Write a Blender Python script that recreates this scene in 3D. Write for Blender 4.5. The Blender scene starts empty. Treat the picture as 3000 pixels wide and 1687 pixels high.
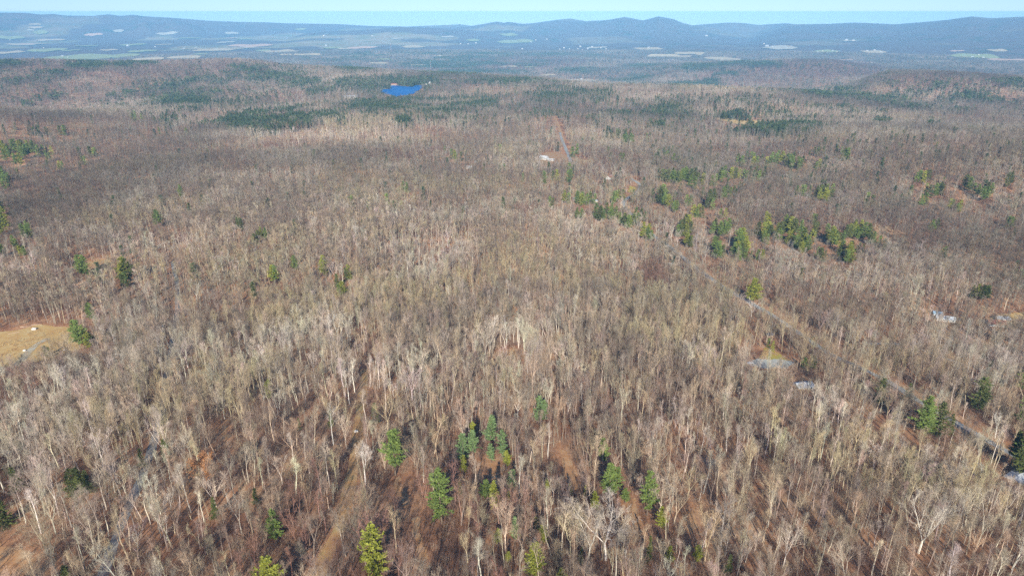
import bpy, math, random
import numpy as np
from mathutils import Vector

rng = np.random.default_rng(7)
random.seed(7)
S = bpy.context.scene
C = S.collection

# ------------------------------------------------------------------ camera, sky, sun, exposure
F_PX, CX, CY = 2000.0, 1500.0, 843.5            # focal length and centre in photo pixels
PITCH = math.atan((CY - 35.5) / F_PX)            # eye level lies at row 35 of the photo
cam_data = bpy.data.cameras.new('camera')
cam_data.sensor_width = 36.0
cam_data.lens = 36.0 * F_PX / 3000.0
cam_data.clip_start = 1.0
cam_data.clip_end = 200000.0
cam = bpy.data.objects.new('camera', cam_data)
cam.rotation_euler = (math.radians(90) - PITCH, 0, 0)
C.objects.link(cam)
S.camera = cam

SUN_EL, SUN_AZ = math.radians(28.0), math.radians(1.5)
W = bpy.data.worlds.new('World')
S.world = W
W.use_nodes = True
wn, wl = W.node_tree.nodes, W.node_tree.links
wn.clear()
sky = wn.new('ShaderNodeTexSky')
sky.sky_type = 'NISHITA'
sky.sun_disc = False
sky.sun_elevation = SUN_EL
sky.sun_rotation = math.radians(180.0) + SUN_AZ
sky.altitude = 600
sky.air_density = 1.0
sky.dust_density = 0.3
sky.ozone_density = 2.5
# from this height the horizon lies a little below eye level: lower the sky's horizon with it
tco = wn.new('ShaderNodeTexCoord'); dip = wn.new('ShaderNodeVectorMath'); dip.operation = 'ADD'
dip.inputs[1].default_value = (0, 0, 0.035)
wl.new(tco.outputs['Generated'], dip.inputs[0]); wl.new(dip.outputs[0], sky.inputs[0])
bg = wn.new('ShaderNodeBackground')
bg.inputs[1].default_value = 0.05

wo = wn.new('ShaderNodeOutputWorld')
tintn = wn.new('ShaderNodeMix'); tintn.data_type = 'RGBA'; tintn.blend_type = 'MULTIPLY'; tintn.inputs['Factor'].default_value = 1.0
tintn.inputs['B'].default_value = (1.10, 1.36, 1.86, 1)
wl.new(sky.outputs[0], tintn.inputs['A']); wl.new(tintn.outputs['Result'], bg.inputs[0])
wl.new(bg.outputs[0], wo.inputs[0])

sun_d = bpy.data.lights.new('sun', 'SUN')
sun_d.energy = 5.0
sun_d.angle = math.radians(0.5)
sun_d.color = (1.0, 0.94, 0.83)
sun = bpy.data.objects.new('sun', sun_d)
sun.rotation_euler = (math.radians(90) - SUN_EL, 0, -SUN_AZ)
C.objects.link(sun)

S.view_settings.view_transform = 'Standard'
S.view_settings.look = 'None'
S.view_settings.exposure = 0.57
S.view_settings.gamma = 1.0
S.view_settings.use_curve_mapping = False
S.cycles.max_bounces = 4
S.cycles.diffuse_bounces = 2
S.cycles.glossy_bounces = 2
S.cycles.transmission_bounces = 1
S.cycles.volume_bounces = 0
S.cycles.use_adaptive_sampling = True
S.cycles.adaptive_threshold = 0.02
S.cycles.use_denoising = False
S.cycles.denoising_input_passes = 'RGB_ALBEDO_NORMAL'

# ------------------------------------------------------------------ picture <-> place
sp, cp = math.sin(PITCH), math.cos(PITCH)
def ray(px, py):
    px, py = np.asarray(px, float), np.asarray(py, float)
    x, y = (px - CX) / F_PX, (CY - py) / F_PX
    d = np.stack([x, cp + y * sp, -sp + y * cp], -1)
    return d / np.linalg.norm(d, axis=-1, keepdims=True)
def project(P):
    P = np.asarray(P, float)
    z = P[..., 1] * cp - P[..., 2] * sp
    u = P[..., 1] * sp + P[..., 2] * cp
    return CX + F_PX * P[..., 0] / z, CY - F_PX * u / z, z
def az_el(px, py):
    d = ray(px, py)
    return np.arctan2(d[..., 0], d[..., 1]), d[..., 2] / np.hypot(d[..., 0], d[..., 1])

# ------------------------------------------------------------------ value noise
def _h(ix, iy, s):
    n = (ix.astype(np.int64) * 374761393 + iy.astype(np.int64) * 668265263 + s * 974711) & 0xffffffff
    n = ((n ^ (n >> 13)) * 1274126177) & 0xffffffff
    n = (n ^ (n >> 16)) & 0xffffff
    return n / float(0xffffff)
def vnoise(x, y, wl_, s=0):
    x, y = x / wl_, y / wl_
    ix, iy = np.floor(x), np.floor(y)
    fx, fy = x - ix, y - iy
    fx, fy = fx * fx * fx * (fx * (fx * 6 - 15) + 10), fy * fy * fy * (fy * (fy * 6 - 15) + 10)
    a, b = _h(ix, iy, s), _h(ix + 1, iy, s)
    c, d = _h(ix, iy + 1, s), _h(ix + 1, iy + 1, s)
    return (a + (b - a) * fx + (c - a) * fy + (a - b - c + d) * fx * fy) * 2 - 1
def fbm(x, y, wl_, s=0, o=3):
    t, a = 0, 1.0
    for k in range(o):
        t = t + a * vnoise(x + 31.7 * k, y - 17.3 * k, wl_ / 2.03 ** k, s + k)
        a *= 0.5
    return t

# ------------------------------------------------------------------ terrain
_BR = np.array([1, 60, 150, 300, 500, 800, 1300, 2000, 3000, 4000, 5000, 6000, 8000, 12000, 25000, 80000], float)
_BZ = np.array([-160, -164, -170, -195, -228, -252, -266, -288, -322, -328, -340, -400, -475, -480, -480, -470], float)
_lr = np.linspace(0, math.log(80000), 600)
_bz = np.interp(_lr, np.log(_BR), _BZ)
_k = np.hanning(41); _k /= _k.sum()
_bz = np.convolve(np.pad(_bz, 20, mode='edge'), _k, mode='valid')
# (distance, width in front, width behind, [(px, py) of the crest])
RIDGES = [
 (1500, 260, 500, [(1900,470),(2050,455),(2230,441),(2500,429),(2800,426),(3000,431),(3300,440)]),
 (2100, 350, 500, [(-300,335),(0,338),(300,350),(500,366),(640,378),(760,395)]),
 (4500, 900, 500, [(-400,172),(0,178),(100,176),(250,181),(440,182),(600,178),(700,176),(760,182),(830,195),(1000,204),(1200,217),
                    (1388,227),(1583,240),(1738,259),(2000,268),(2200,278),(2400,290)]),
 (3900, 450, 600, [(2480,252),(2560,224),(2612,213),(2700,212),(2776,215),(3000,233),(3300,240)]),
 (3600, 500, 500, [(2250,300),(2330,283),(2400,264),(2446,256),(2505,262),(2600,278),(2700,300)]),
 (6100, 1300, 900, [(1500,262),(1700,240),(1850,215),(1950,196),(2100,186),(2200,182),(2310,177),(2427,179),(2466,184),(2543,199),(2612,212),(2700,230)]),
 (9500, 2200, 1200, [(900,215),(1100,180),(1250,158),(1388,150),(1505,150),(1660,160),(1776,167),(2000,181),(2200,196)]),
 (12000, 1800, 1200, [(650,190),(760,168),(880,150),(1000,136),(1116,123),(1180,130),(1233,137),(1388,149),(1500,160)]),
 (13000, 1300, 1000, [(1300,150),(1500,140),(1660,125),(1738,118),(1850,124),(2000,123),(2100,126),(2230,142),(2300,155)]),
 (11500, 900, 900, [(2350,190),(2500,170),(2580,142),(2650,126),(2740,135),(2850,160),(2950,180),(3100,190)]),
 (14200, 1800, 1200, [(900,98),(1000,92),(1100,87),(1175,79.5),(1272,83),(1350,87),(1450,95),(1600,100),(1800,104)]),
 (16500, 3000, 1500, [(1250,92),(1388,76),(1458,64),(1477,68),(1489,65),(1532,71),(1613,65),(1700,64),(1776,60),(1831,50.5),(1885,61),
                      (1928,49),(1970,56),(2000,68),(2031,76),(2058,76),(2116,85),(2194,99),(2270,108),(2350,120)]),
 (17200, 1500, 900, [(1500,78),(1580,66),(1630,59),(1672,55),(1710,62),(1760,72)]),
 (16800, 4500, 1500, [(2100,112),(2213,97),(2250,86),(2291,77),(2310,72.5),(2427,71),(2505,67),(2621,72),(2700,66),(2776,59),(2846,49),
                      (2904,54),(3000,49.5),(3300,60)]),
 (17700, 1200, 900, [(1980,82),(2039,74),(2136,67),(2182,69),(2221,74),(2303,69),(2400,80)]),
 (16500, 900, 900, [(380,78),(405,68),(427,61.5),(450,68),(480,69),(516,62),(552,70),(580,80)]),
 (17500, 1200, 1200, [(660,84),(720,72),(776,68),(830,73),(880,84)]),
 (17300, 1500, 900, [(-300,66),(0,67),(150,69),(300,70),(500,75),(700,78),(1000,81),(1300,84),(1600,86)]),
 (17900, 1000, 1000, [(-300,40),(0,37),(78,38),(120,43),(155,41),(194,46),(272,47),(318,42),(349,47),(388,44),(427,48.5),(505,53),
                      (621,62),(700,65),(776,66),(835,69),(1000,72),(1078,77),(1194,79),(1350,72),(1400,80),(1600,84)]),
]
_RCX = np.array([-400,0,700,830,1000,1200,1388,1583,1738,2000,2200,2450,2600,3000,3400], float)
_RCR = np.array([4500,4500,4500,4100,3900,3650,3450,3150,2880,2780,2680,2900,3900,3950,3950], float)
_RCA = az_el(_RCX, np.full(15, 250.0))[0]
_RD = []
for r0, wf, wb, pts in RIDGES:
    a, e = az_el([p[0] for p in pts], [p[1] for p in pts])
    _RD.append((r0, wf, wb, a, e))
LAKE = None
def H(x, y):
    x, y = np.asarray(x, float), np.asarray(y, float)
    r = np.hypot(x, y) + 1e-3
    az = np.arctan2(x, y)
    b = np.interp(np.log(np.maximum(r, 1)), _lr, _bz)
    far = np.clip((r - 6500) / 3000, 0, 1)
    mid = np.clip((r - 900) / 1800, 0, 1) * (1 - far)
    n = fbm(x, y, 260, 3, 2) * 4.0 * np.clip(r / 400, 0.2, 1) * (1 - far)
    n = n + (fbm(x, y, 900, 11, 2) * 15 + fbm(x, y, 1900, 15, 2) * 16) * mid + (fbm(x, y, 2600, 21, 4) * 26 + 6) * far
    rc = np.interp(az, _RCA, _RCR)
    t = np.clip((r - rc - 100) / 1100, 0, 1) * (r < 9000)
    b = b + (np.minimum(b, -485.0) - b) * t * t * (3 - 2 * t)
    b = b + n - np.where(r > 6000, (r * r) / (2 * 6.371e6) * 0.87, 0) * np.clip((r - 6000) / 2000, 0, 1)
    # a gentle fall to the right where the lake road runs down
    b = b - 14 * np.clip((az - 0.15) / 0.5, 0, 1) * np.clip((r - 150) / 350, 0, 1) * np.clip((2500 - r) / 1500, 0, 1)
    h = b
    for r0, wf, wb, a, e in _RD:
        rr_ = np.where(np.abs(r0 - 4500) < 1, rc - 60, r0)
        top = np.interp(az, a, e) * rr_ - (14 if r0 < 7000 else 0)
        edge = np.clip((az - (a[0] - 0.03)) / 0.03, 0, 1) * np.clip(((a[-1] + 0.03) - az) / 0.03, 0, 1)
        d = r - rr_
        w = np.where(d < 0, wf, wb)
        k = np.exp(-(d / w) ** 2) * edge
        rel = fbm(x, y, r0 * 0.11, int(r0) % 97, 3) * 0.10 * (1 - np.exp(-(d / (0.5 * w)) ** 2))
        h = np.maximum(h, b + (top - b) * k * (1 + rel))
    if LAKE is not None:
        lx, ly, lrx, lry, lz = LAKE
        q = np.hypot((x - lx) / lrx, (y - ly) / lry)
        t = np.clip((q - 1.0) / 1.3, 0, 1)
        t = t * t * (3 - 2 * t)
        h = np.where(q < 2.3, (lz - 1.2) * (1 - t) + h * t, h)
    return h
def hit(px, py, rmax=18700):
    """first point of the terrain seen through a photo pixel"""
    d = np.atleast_2d(ray(px, py))
    n = len(d)
    ts = np.exp(np.linspace(math.log(120), math.log(rmax), 420))
    P = d[:, None, :] * ts[None, :, None]
    below = P[..., 2] < H(P[..., 0], P[..., 1])
    idx = np.argmax(below, 1)
    ok = below.any(1) & (idx > 0)
    idx = np.where(ok, idx, len(ts) - 1)
    lo, hi = ts[idx - 1], ts[idx]
    for _ in range(16):
        m = 0.5 * (lo + hi)
        Q = d * m[:, None]
        b = Q[:, 2] < H(Q[:, 0], Q[:, 1])
        hi = np.where(b, m, hi); lo = np.where(b, lo, m)
    Q = d * hi[:, None]
    Q[:, 2] = H(Q[:, 0], Q[:, 1])
    return Q if n > 1 or np.ndim(px) else Q[0]

# lake: level surface, traced outline put on that level
LAKE_PX = [(1112,264),(1114,271),(1130,276),(1150,280),(1161,285),(1172,281),(1195,279),(1212,275),(1226,266),(1236,258),(1243,253),
           (1239,250),(1222,250),(1213,252),(1208,255),(1186,253.5),(1160,251),(1149,250),(1142,254),(1143,261),(1122,262)]
_c = hit(1175, 266)
LZ = float(_c[2]) + 1.0
_d = ray([p[0] for p in LAKE_PX], [p[1] for p in LAKE_PX])
LP = _d * (LZ / _d[:, 2])[:, None]
LAKE = (LP[:, 0].mean(), (LP[:, 1].min() + LP[:, 1].max()) / 2, np.ptp(LP[:, 0]) * 0.62, np.ptp(LP[:, 1]) * 0.62, LZ)

# ------------------------------------------------------------------ helpers
def new_mesh(name, V, Fc, mats=(), smooth=False, mi=None):
    me = bpy.data.meshes.new(name)
    V = np.asarray(V, np.float32).reshape(-1, 3)
    if isinstance(Fc, np.ndarray):
        k = Fc.shape[1]
        me.vertices.add(len(V)); me.vertices.foreach_set('co', V.ravel())
        me.loops.add(Fc.size); me.loops.foreach_set('vertex_index', Fc.ravel().astype(np.int32))
        me.polygons.add(len(Fc))
        me.polygons.foreach_set('loop_start', np.arange(0, Fc.size, k, dtype=np.int32))
        me.update(calc_edges=True)
    else:
        me.from_pydata(V.tolist(), [], Fc)
        me.update()
    for m in mats: me.materials.append(m)
    if mi is not None: me.polygons.foreach_set('material_index', np.asarray(mi, np.int32))
    if smooth: me.polygons.foreach_set('use_smooth', np.ones(len(me.polygons), bool))
    return me
def link(name, data, parent=None, loc=None):
    o = bpy.data.objects.new(name, data)
    if loc is not None: o.location = loc
    if parent is not None: o.parent = parent
    C.objects.link(o)
    return o
def tag(o, label=None, cat=None, group=None, kind=None):
    if label: o['label'] = label
    if cat: o['category'] = cat
    if group: o['group'] = group
    if kind: o['kind'] = kind
    return o

class NT:
    def __init__(s, name):
        s.m = bpy.data.materials.new(name); s.m.use_nodes = True
        s.n, s.l = s.m.node_tree.nodes, s.m.node_tree.links
        s.bsdf = s.n['Principled BSDF']
    def new(s, t, **kw):
        n = s.n.new(t)
        for k, v in kw.items(): setattr(n, k, v)
        return n
    def noise(s, scale, detail=4, rough=0.6, vec=None, dist=0.0):
        n = s.new('ShaderNodeTexNoise')
        n.inputs['Scale'].default_value = scale; n.inputs['Detail'].default_value = detail
        n.inputs['Roughness'].default_value = rough; n.inputs['Distortion'].default_value = dist
        if vec is not None: s.l.new(vec, n.inputs['Vector'])
        return n.outputs['Fac']
    def ramp(s, fac, stops):
        r = s.new('ShaderNodeValToRGB')
        el = r.color_ramp.elements
        while len(el) < len(stops): el.new(0.5)
        for e, (p, c) in zip(el, stops):
            e.position = p; e.color = (*c, 1) if len(c) == 3 else c
        s.l.new(fac, r.inputs[0])
        return r.outputs[0]
    def mix(s, fac, a, b, mode='MIX'):
        m = s.new('ShaderNodeMix', data_type='RGBA', blend_type=mode)
        for sock, v in ((m.inputs['Factor'], fac), (m.inputs['A'], a), (m.inputs['B'], b)):
            if isinstance(v, (int, float)): sock.default_value = v
            elif isinstance(v, tuple): sock.default_value = (*v, 1)
            else: s.l.new(v, sock)
        return m.outputs['Result']
    def math(s, op, a, b=0.5):
        m = s.new('ShaderNodeMath', operation=op)
        for sock, v in zip(m.inputs, (a, b)):
            if isinstance(v, (int, float)): sock.default_value = v
            else: s.l.new(v, sock)
        return m.outputs[0]
    def geo(s): return s.new('ShaderNodeNewGeometry').outputs['Position']
    def done(s, col, rough=0.9, spec=0.2):
        if isinstance(col, tuple): s.bsdf.inputs['Base Color'].default_value = (*col, 1)
        else: s.l.new(col, s.bsdf.inputs['Base Color'])
        s.bsdf.inputs['Roughness'].default_value = rough
        s.bsdf.inputs['Specular IOR Level'].default_value = spec
        return s.m
def tinted(name, gain, to, amt, nscale):
    """material of a tree: its own tint, carried by each tree, with bark or leaf grain"""
    t = NT(name)
    a = t.new('ShaderNodeAttribute', attribute_type='INSTANCER', attribute_name='tint')
    g = t.mix(1.0, a.outputs['Color'], gain, 'MULTIPLY')
    g = t.mix(amt, g, to)
    n = t.ramp(t.noise(nscale, 3, 0.7, t.geo()), [(0.3, (0.72, 0.72, 0.72)), (0.7, (1.3, 1.3, 1.3))])
    return t.done(t.mix(1.0, g, n, 'MULTIPLY'), 0.85, 0.15)
M_bark = tinted('bark', (1.2, 1.17, 1.12), (0.40, 0.36, 0.31), 0.12, 0.9)
M_twig = tinted('twigs', (1.10, 1.03, 0.93), (0.25, 0.205, 0.16), 0.25, 0.35)
M_needle = tinted('needles', (1.0, 1.0, 1.0), (0.05, 0.08, 0.03), 0.10, 0.6)
M_pbark = NT('conifer_bark').done((0.17, 0.13, 0.10))
M_leaf = tinted('dry_leaves', (1.0, 1.0, 1.0), (0.2, 0.1, 0.04), 0.05, 1.5)
def simple(name, col, rough=0.8, var=0.25, scale=1.5, spec=0.2):
    t = NT(name)
    n = t.ramp(t.noise(scale, 4, 0.6, t.geo()), [(0.3, (1 - var,) * 3), (0.7, (1 + var,) * 3)])
    return t.done(t.mix(1.0, col, n, 'MULTIPLY'), rough, spec)

# ------------------------------------------------------------------ ground
def ground_material():
    t = NT('ground')
    P = t.geo()
    cov = t.new('ShaderNodeAttribute', attribute_type='GEOMETRY', attribute_name='cover')
    sep = t.new('ShaderNodeSeparateColor'); t.l.new(cov.outputs['Color'], sep.inputs[0])
    big = t.noise(0.035, 4, 0.6, P)
    fine = t.noise(0.45, 5, 0.75, P)
    litter = t.ramp(big, [(0.28, (0.15, 0.075, 0.052)), (0.42, (0.30, 0.15, 0.085)), (0.55, (0.46, 0.24, 0.125)), (0.72, (0.56, 0.36, 0.20))])
    grain = t.ramp(fine, [(0.25, (0.45, 0.42, 0.42)), (0.5, (0.95, 0.95, 0.95)), (0.75, (1.45, 1.4, 1.3))])
    near = t.mix(1.0, litter, grain, 'MULTIPLY')
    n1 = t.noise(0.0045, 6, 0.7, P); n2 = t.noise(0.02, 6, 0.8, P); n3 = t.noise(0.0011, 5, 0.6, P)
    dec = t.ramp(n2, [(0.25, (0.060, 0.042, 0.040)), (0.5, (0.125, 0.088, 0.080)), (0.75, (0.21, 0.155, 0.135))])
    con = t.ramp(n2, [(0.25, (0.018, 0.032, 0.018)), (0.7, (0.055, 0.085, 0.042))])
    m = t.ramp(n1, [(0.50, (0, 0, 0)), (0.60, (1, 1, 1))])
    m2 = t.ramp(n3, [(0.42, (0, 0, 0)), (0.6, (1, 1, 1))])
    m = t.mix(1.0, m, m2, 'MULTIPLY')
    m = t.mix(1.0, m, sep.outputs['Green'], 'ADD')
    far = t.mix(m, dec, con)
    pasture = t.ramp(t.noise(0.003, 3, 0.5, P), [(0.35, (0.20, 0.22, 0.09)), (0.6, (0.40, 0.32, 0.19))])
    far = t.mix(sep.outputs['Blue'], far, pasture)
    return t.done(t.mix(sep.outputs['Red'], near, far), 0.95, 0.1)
M_ground = ground_material()

# patches of conifer: photo ellipses (px, py, rx, ry, share)
CON = [(1300,300,450,60,.16),(2000,310,300,60,.15),(2500,290,300,40,.18),(600,280,300,60,.12),(2200,345,250,30,.2),(1800,255,300,20,.2),(2850,270,200,40,.15),(1150,262,120,20,.35),(27,194,35,18,.8),(144,221,55,14,.7),(252,190,60,11,.8),(408,190,70,9,.8),(369,221,22,8,.7),(35,236,30,8,.6),(155,280,26,10,.6),
 (110,281,16,7,.6),(78,303,22,6,.8),(334,280,18,7,.8),(377,274,18,6,.8),(505,272,90,30,.4),(543,303,80,20,.65),(602,252,80,25,.5),
 (776,217,110,20,.6),(738,198,60,9,.6),(873,241,60,14,.6),(951,272,60,15,.5),(660,307,80,9,.5),(776,357,130,24,.75),(932,330,100,18,.65),
 (582,361,25,8,.7),(738,345,90,15,.8),(97,373,55,14,.8),(490,352,32,10,.5),(1039,248,60,18,.45),(1233,240,60,13,.6),(1310,233,60,9,.6),
 (1388,233,60,8,.7),(1505,241,80,9,.8),(1621,252,70,9,.75),(1738,268,60,9,.6),(1252,264,30,10,.5),(1136,307,90,22,.65),(1272,310,110,22,.6),
 (1388,303,60,16,.75),(1039,326,60,14,.75),(1621,283,62,9,.8),(1563,280,40,9,.7),(1178,357,22,10,.8),(1000,361,15,14,.8),(1150,235,70,10,.5),
 (1815,330,40,14,.45),(1893,311,70,20,.35),(1932,322,60,18,.45),(1796,388,20,10,.7),(1838,384,18,9,.7),(1924,361,30,12,.5),(1080,262,20,16,.6),
 (2078,268,40,12,.6),(2027,342,45,18,.4),(2446,264,60,9,.8),(2388,280,60,12,.7),(2505,295,100,20,.55),(2621,311,80,22,.45),(2621,287,35,11,.8),
 (2163,340,62,10,.8),(2291,330,50,12,.65),(2272,369,120,20,.75),(2148,380,20,10,.7),(2330,283,50,6,.6),(2873,283,70,20,.6),(2796,295,40,12,.4),
 (2951,241,50,9,.7),(2679,268,60,9,.4),(2757,248,25,7,.6),(2610,245,22,6,.6),(2994,256,30,8,.6),(2815,326,40,5,.7),(2951,322,30,4,.7),
 (2582,357,25,7,.7),(2734,365,20,7,.7),(2194,190,80,10,.8),(2058,198,70,10,.7),(2128,221,35,10,.8),(2039,248,70,9,.7),(2082,237,20,7,.9),
 (1310,162,170,9,.75),(1290,190,110,16,.8),(1100,165,90,12,.8),(1450,183,40,7,.8),(1650,163,120,6,.7),(1700,207,70,8,.5),(1400,212,140,8,.7),
 (1850,232,60,14,.6),(1900,196,70,9,.6),(1050,200,60,10,.7),(960,170,70,10,.4),(1560,186,60,9,.4)]
def con_share(x, y, z_up):
    z = H(x, y) + z_up
    px, py, _ = project(np.stack([x, y, z], -1))
    s = np.zeros_like(px)
    for (cx, cy, rx, ry, k) in CON:
        q = ((px - cx) / rx) ** 2 + ((py - cy) / ry) ** 2
        s = np.maximum(s, k * np.clip((1.9 - q) / 1.3, 0, 1))
    r = np.hypot(x, y)
    nz = np.where(r < 2600, fbm(x, y, 90, 33, 3), fbm(x, y, 260, 35, 3))
    return s * np.clip(.62 + 1.1 * nz, 0.02, 1.15)

def build_ground():
    th_in = np.radians(np.arange(-54, 54.01, 0.15))
    th = np.concatenate([np.radians(np.arange(-180, -54, 3.0)), th_in, np.radians(np.arange(57, 180, 3.0))])
    rr = np.exp(np.linspace(math.log(12), math.log(18900), 600))
    R, T = np.meshgrid(rr, th, indexing='ij')
    X, Y = R * np.sin(T), R * np.cos(T)
    Z = H(X, Y)
    V = np.stack([X, Y, Z], -1).reshape(-1, 3)
    nr, nt = R.shape
    i, j = np.meshgrid(np.arange(nr - 1), np.arange(nt), indexing='ij')
    j2 = (j + 1) % nt
    Q = np.stack([i * nt + j, i * nt + j2, (i + 1) * nt + j2, (i + 1) * nt + j], -1).reshape(-1, 4)[:, ::-1].copy()
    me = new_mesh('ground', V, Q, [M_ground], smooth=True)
    col = np.zeros((len(V), 4), np.float32)
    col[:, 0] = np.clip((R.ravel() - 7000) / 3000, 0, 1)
    cs = con_share(X.ravel(), Y.ravel(), 0.0)
    col[:, 1] = np.clip(cs, 0, 1) * (R.ravel() > 5000)
    ff = fbm(X.ravel(), Y.ravel(), 1500, 51, 3)
    left = np.clip((0.15 - T.ravel()) / 0.3, 0, 1)
    col[:, 2] = np.clip((ff - 0.42) * 7, 0, 0.75) * np.clip((R.ravel() - 7500) / 2000, 0, 1) * np.clip((19000 - R.ravel()) / 4000, 0, 1) * (0.4 + 0.6 * left)
    col[:, 3] = 1
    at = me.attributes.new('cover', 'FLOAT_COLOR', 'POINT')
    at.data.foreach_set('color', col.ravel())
    o = link('ground', me)
    tag(o, 'rolling leaf covered ground and hills under the bare forest', None, None, 'structure')
    # running skyline, to leave out far trees no one sees
    T2, R2 = th_in, rr
    sel = slice(len(np.arange(-180, -54, 3.0)), len(np.arange(-180, -54, 3.0)) + len(th_in))
    E = (Z / R)[:, sel]
    return np.log(rr), th_in, np.maximum.accumulate(E, 0)
LRR, THI, SKYL = build_ground()
def seen(x, y, top):
    r = np.hypot(x, y); az = np.arctan2(x, y)
    i = np.clip(np.searchsorted(LRR, np.log(r)) - 2, 0, len(LRR) - 1)
    j = np.clip(((az - THI[0]) / (THI[1] - THI[0])).round().astype(int), 0, len(THI) - 1)
    return top / r > SKYL[i, j] - 0.0012

# ------------------------------------------------------------------ clear-ground raster (roads, yards, houses)
CELL, GX0, GY0, GNX, GNY = 2.0, -2200.0, 0.0, 2200, 2100
CLEAR = np.zeros((GNX, GNY), bool)
LOW = np.zeros((GNX, GNY), bool)          # no tall trees, brush allowed
def disc(mask, x, y, r):
    i0, j0, k = int((x - GX0) / CELL), int((y - GY0) / CELL), int(r / CELL) + 1
    a, b = max(i0 - k, 0), max(j0 - k, 0)
    sub = mask[a:i0 + k + 1, b:j0 + k + 1]
    if sub.size == 0: return
    ii, jj = np.meshgrid(np.arange(a, a + sub.shape[0]), np.arange(b, b + sub.shape[1]), indexing='ij')
    sub |= (GX0 + (ii + .5) * CELL - x) ** 2 + (GY0 + (jj + .5) * CELL - y) ** 2 < r * r
def inmask(mask, x, y):
    i = ((x - GX0) / CELL).astype(int); j = ((y - GY0) / CELL).astype(int)
    ok = (i >= 0) & (i < GNX) & (j >= 0) & (j < GNY)
    return ok & mask[np.clip(i, 0, GNX - 1), np.clip(j, 0, GNY - 1)]
def in_poly(poly, x, y):
    c = np.zeros(np.shape(x), bool)
    n = len(poly)
    for k in range(n):
        x1, y1 = poly[k][:2]; x2, y2 = poly[(k + 1) % n][:2]
        if y1 == y2: continue
        c ^= ((y1 > y) != (y2 > y)) & (x < (x2 - x1) * (y - y1) / (y2 - y1) + x1)
    return c

def smooth_line(P, step):
    """Catmull-Rom through ground points, evenly stepped"""
    P = np.asarray(P)[:, :2]
    P = np.vstack([2 * P[0] - P[1], P, 2 * P[-1] - P[-2]])
    out = []
    for k in range(1, len(P) - 2):
        a, b, c, d = P[k - 1:k + 3]
        n = max(2, int(np.linalg.norm(c - b) / step))
        for t in np.arange(n) / n:
            out.append(0.5 * (2 * b + (c - a) * t + (2 * a - 5 * b + 4 * c - d) * t * t + (3 * b - a - 3 * c + d) * t ** 3))
    out.append(P[-2])
    return np.array(out)
def road(name, px, width, mat, label, clear, low, lift=0.08, step=3.0):
    L = smooth_line(hit([p[0] for p in px], [p[1] for p in px]), step)
    T = np.gradient(L, axis=0); T /= np.linalg.norm(T, axis=1, keepdims=True) + 1e-9
    N = np.stack([T[:, 1], -T[:, 0]], -1)
    us = np.array([-.5, -.36, -.12, .12, .36, .5])
    wob = 1 + 0.12 * np.sin(np.arange(len(L)) * .37) + 0.08 * np.sin(np.arange(len(L)) * .91)
    V = []
    for u in us:
        xy = L + N * (u * width * wob)[:, None]
        z = H(xy[:, 0], xy[:, 1]) + lift + (0.06 if abs(u) < .2 else 0)
        V.append(np.column_stack([xy, z]))
    V = np.stack(V, 1); n, k = V.shape[:2]
    i, j = np.meshgrid(np.arange(n - 1), np.arange(k - 1), indexing='ij')
    Q = np.stack([i * k + j, i * k + j + 1, (i + 1) * k + j + 1, (i + 1) * k + j], -1).reshape(-1, 4)
    o = link(name, new_mesh(name, V.reshape(-1, 3), Q, [mat]))
    tag(o, label, None, None, 'structure')
    for p in L[::1]:
        disc(CLEAR, p[0], p[1], clear); disc(LOW, p[0], p[1], low)
        r = np.hypot(*p); q = p * (1 - low * 0.8 / r)
        disc(LOW, q[0], q[1], low * .8)
    return L
def drape(name, px, mat, label, cell=1.0, lift=0.12, clear=True, pts=None):
    P = hit([p[0] for p in px], [p[1] for p in px]) if pts is None else np.asarray(pts)
    poly = P[:, :2]
    x0, y0 = poly.min(0); x1, y1 = poly.max(0)
    X, Y = np.meshgrid(np.arange(x0, x1 + cell, cell), np.arange(y0, y1 + cell, cell), indexing='ij')
    ctr = in_poly(poly + 0, X[:-1, :-1] + cell / 2 + 1.6 * cell * vnoise(X[:-1, :-1], Y[:-1, :-1], cell * 5, 5),
                  Y[:-1, :-1] + cell / 2 + 1.6 * cell * vnoise(X[:-1, :-1], Y[:-1, :-1], cell * 5, 6))
    Z = H(X, Y) + lift
    ny = X.shape[1]
    i, j = np.nonzero(ctr)
    Q = np.stack([i * ny + j, (i + 1) * ny + j, (i + 1) * ny + j + 1, i * ny + j + 1], -1)
    used, inv = np.unique(Q, return_inverse=True)
    V = np.stack([X, Y, Z], -1).reshape(-1, 3)[used]
    o = link(name, new_mesh(name, V, inv.reshape(Q.shape), [mat]))
    tag(o, label, None, None, 'structure')
    if clear:
        for a, b in zip(i[::2], j[::2]):
            disc(CLEAR, x0 + a * cell, y0 + b * cell, 2.5)
            disc(LOW, x0 + a * cell, y0 + b * cell, 4)
            r = math.hypot(x0 + a * cell, y0 + b * cell)
            for q in (range(10, 130, 10) if r > 1500 else ((8, 16) if r < 420 else (10, 20, 30))): disc(LOW, (x0 + a * cell) * (1 - q / r), (y0 + b * cell) * (1 - q / r), 3)
    return o

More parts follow.
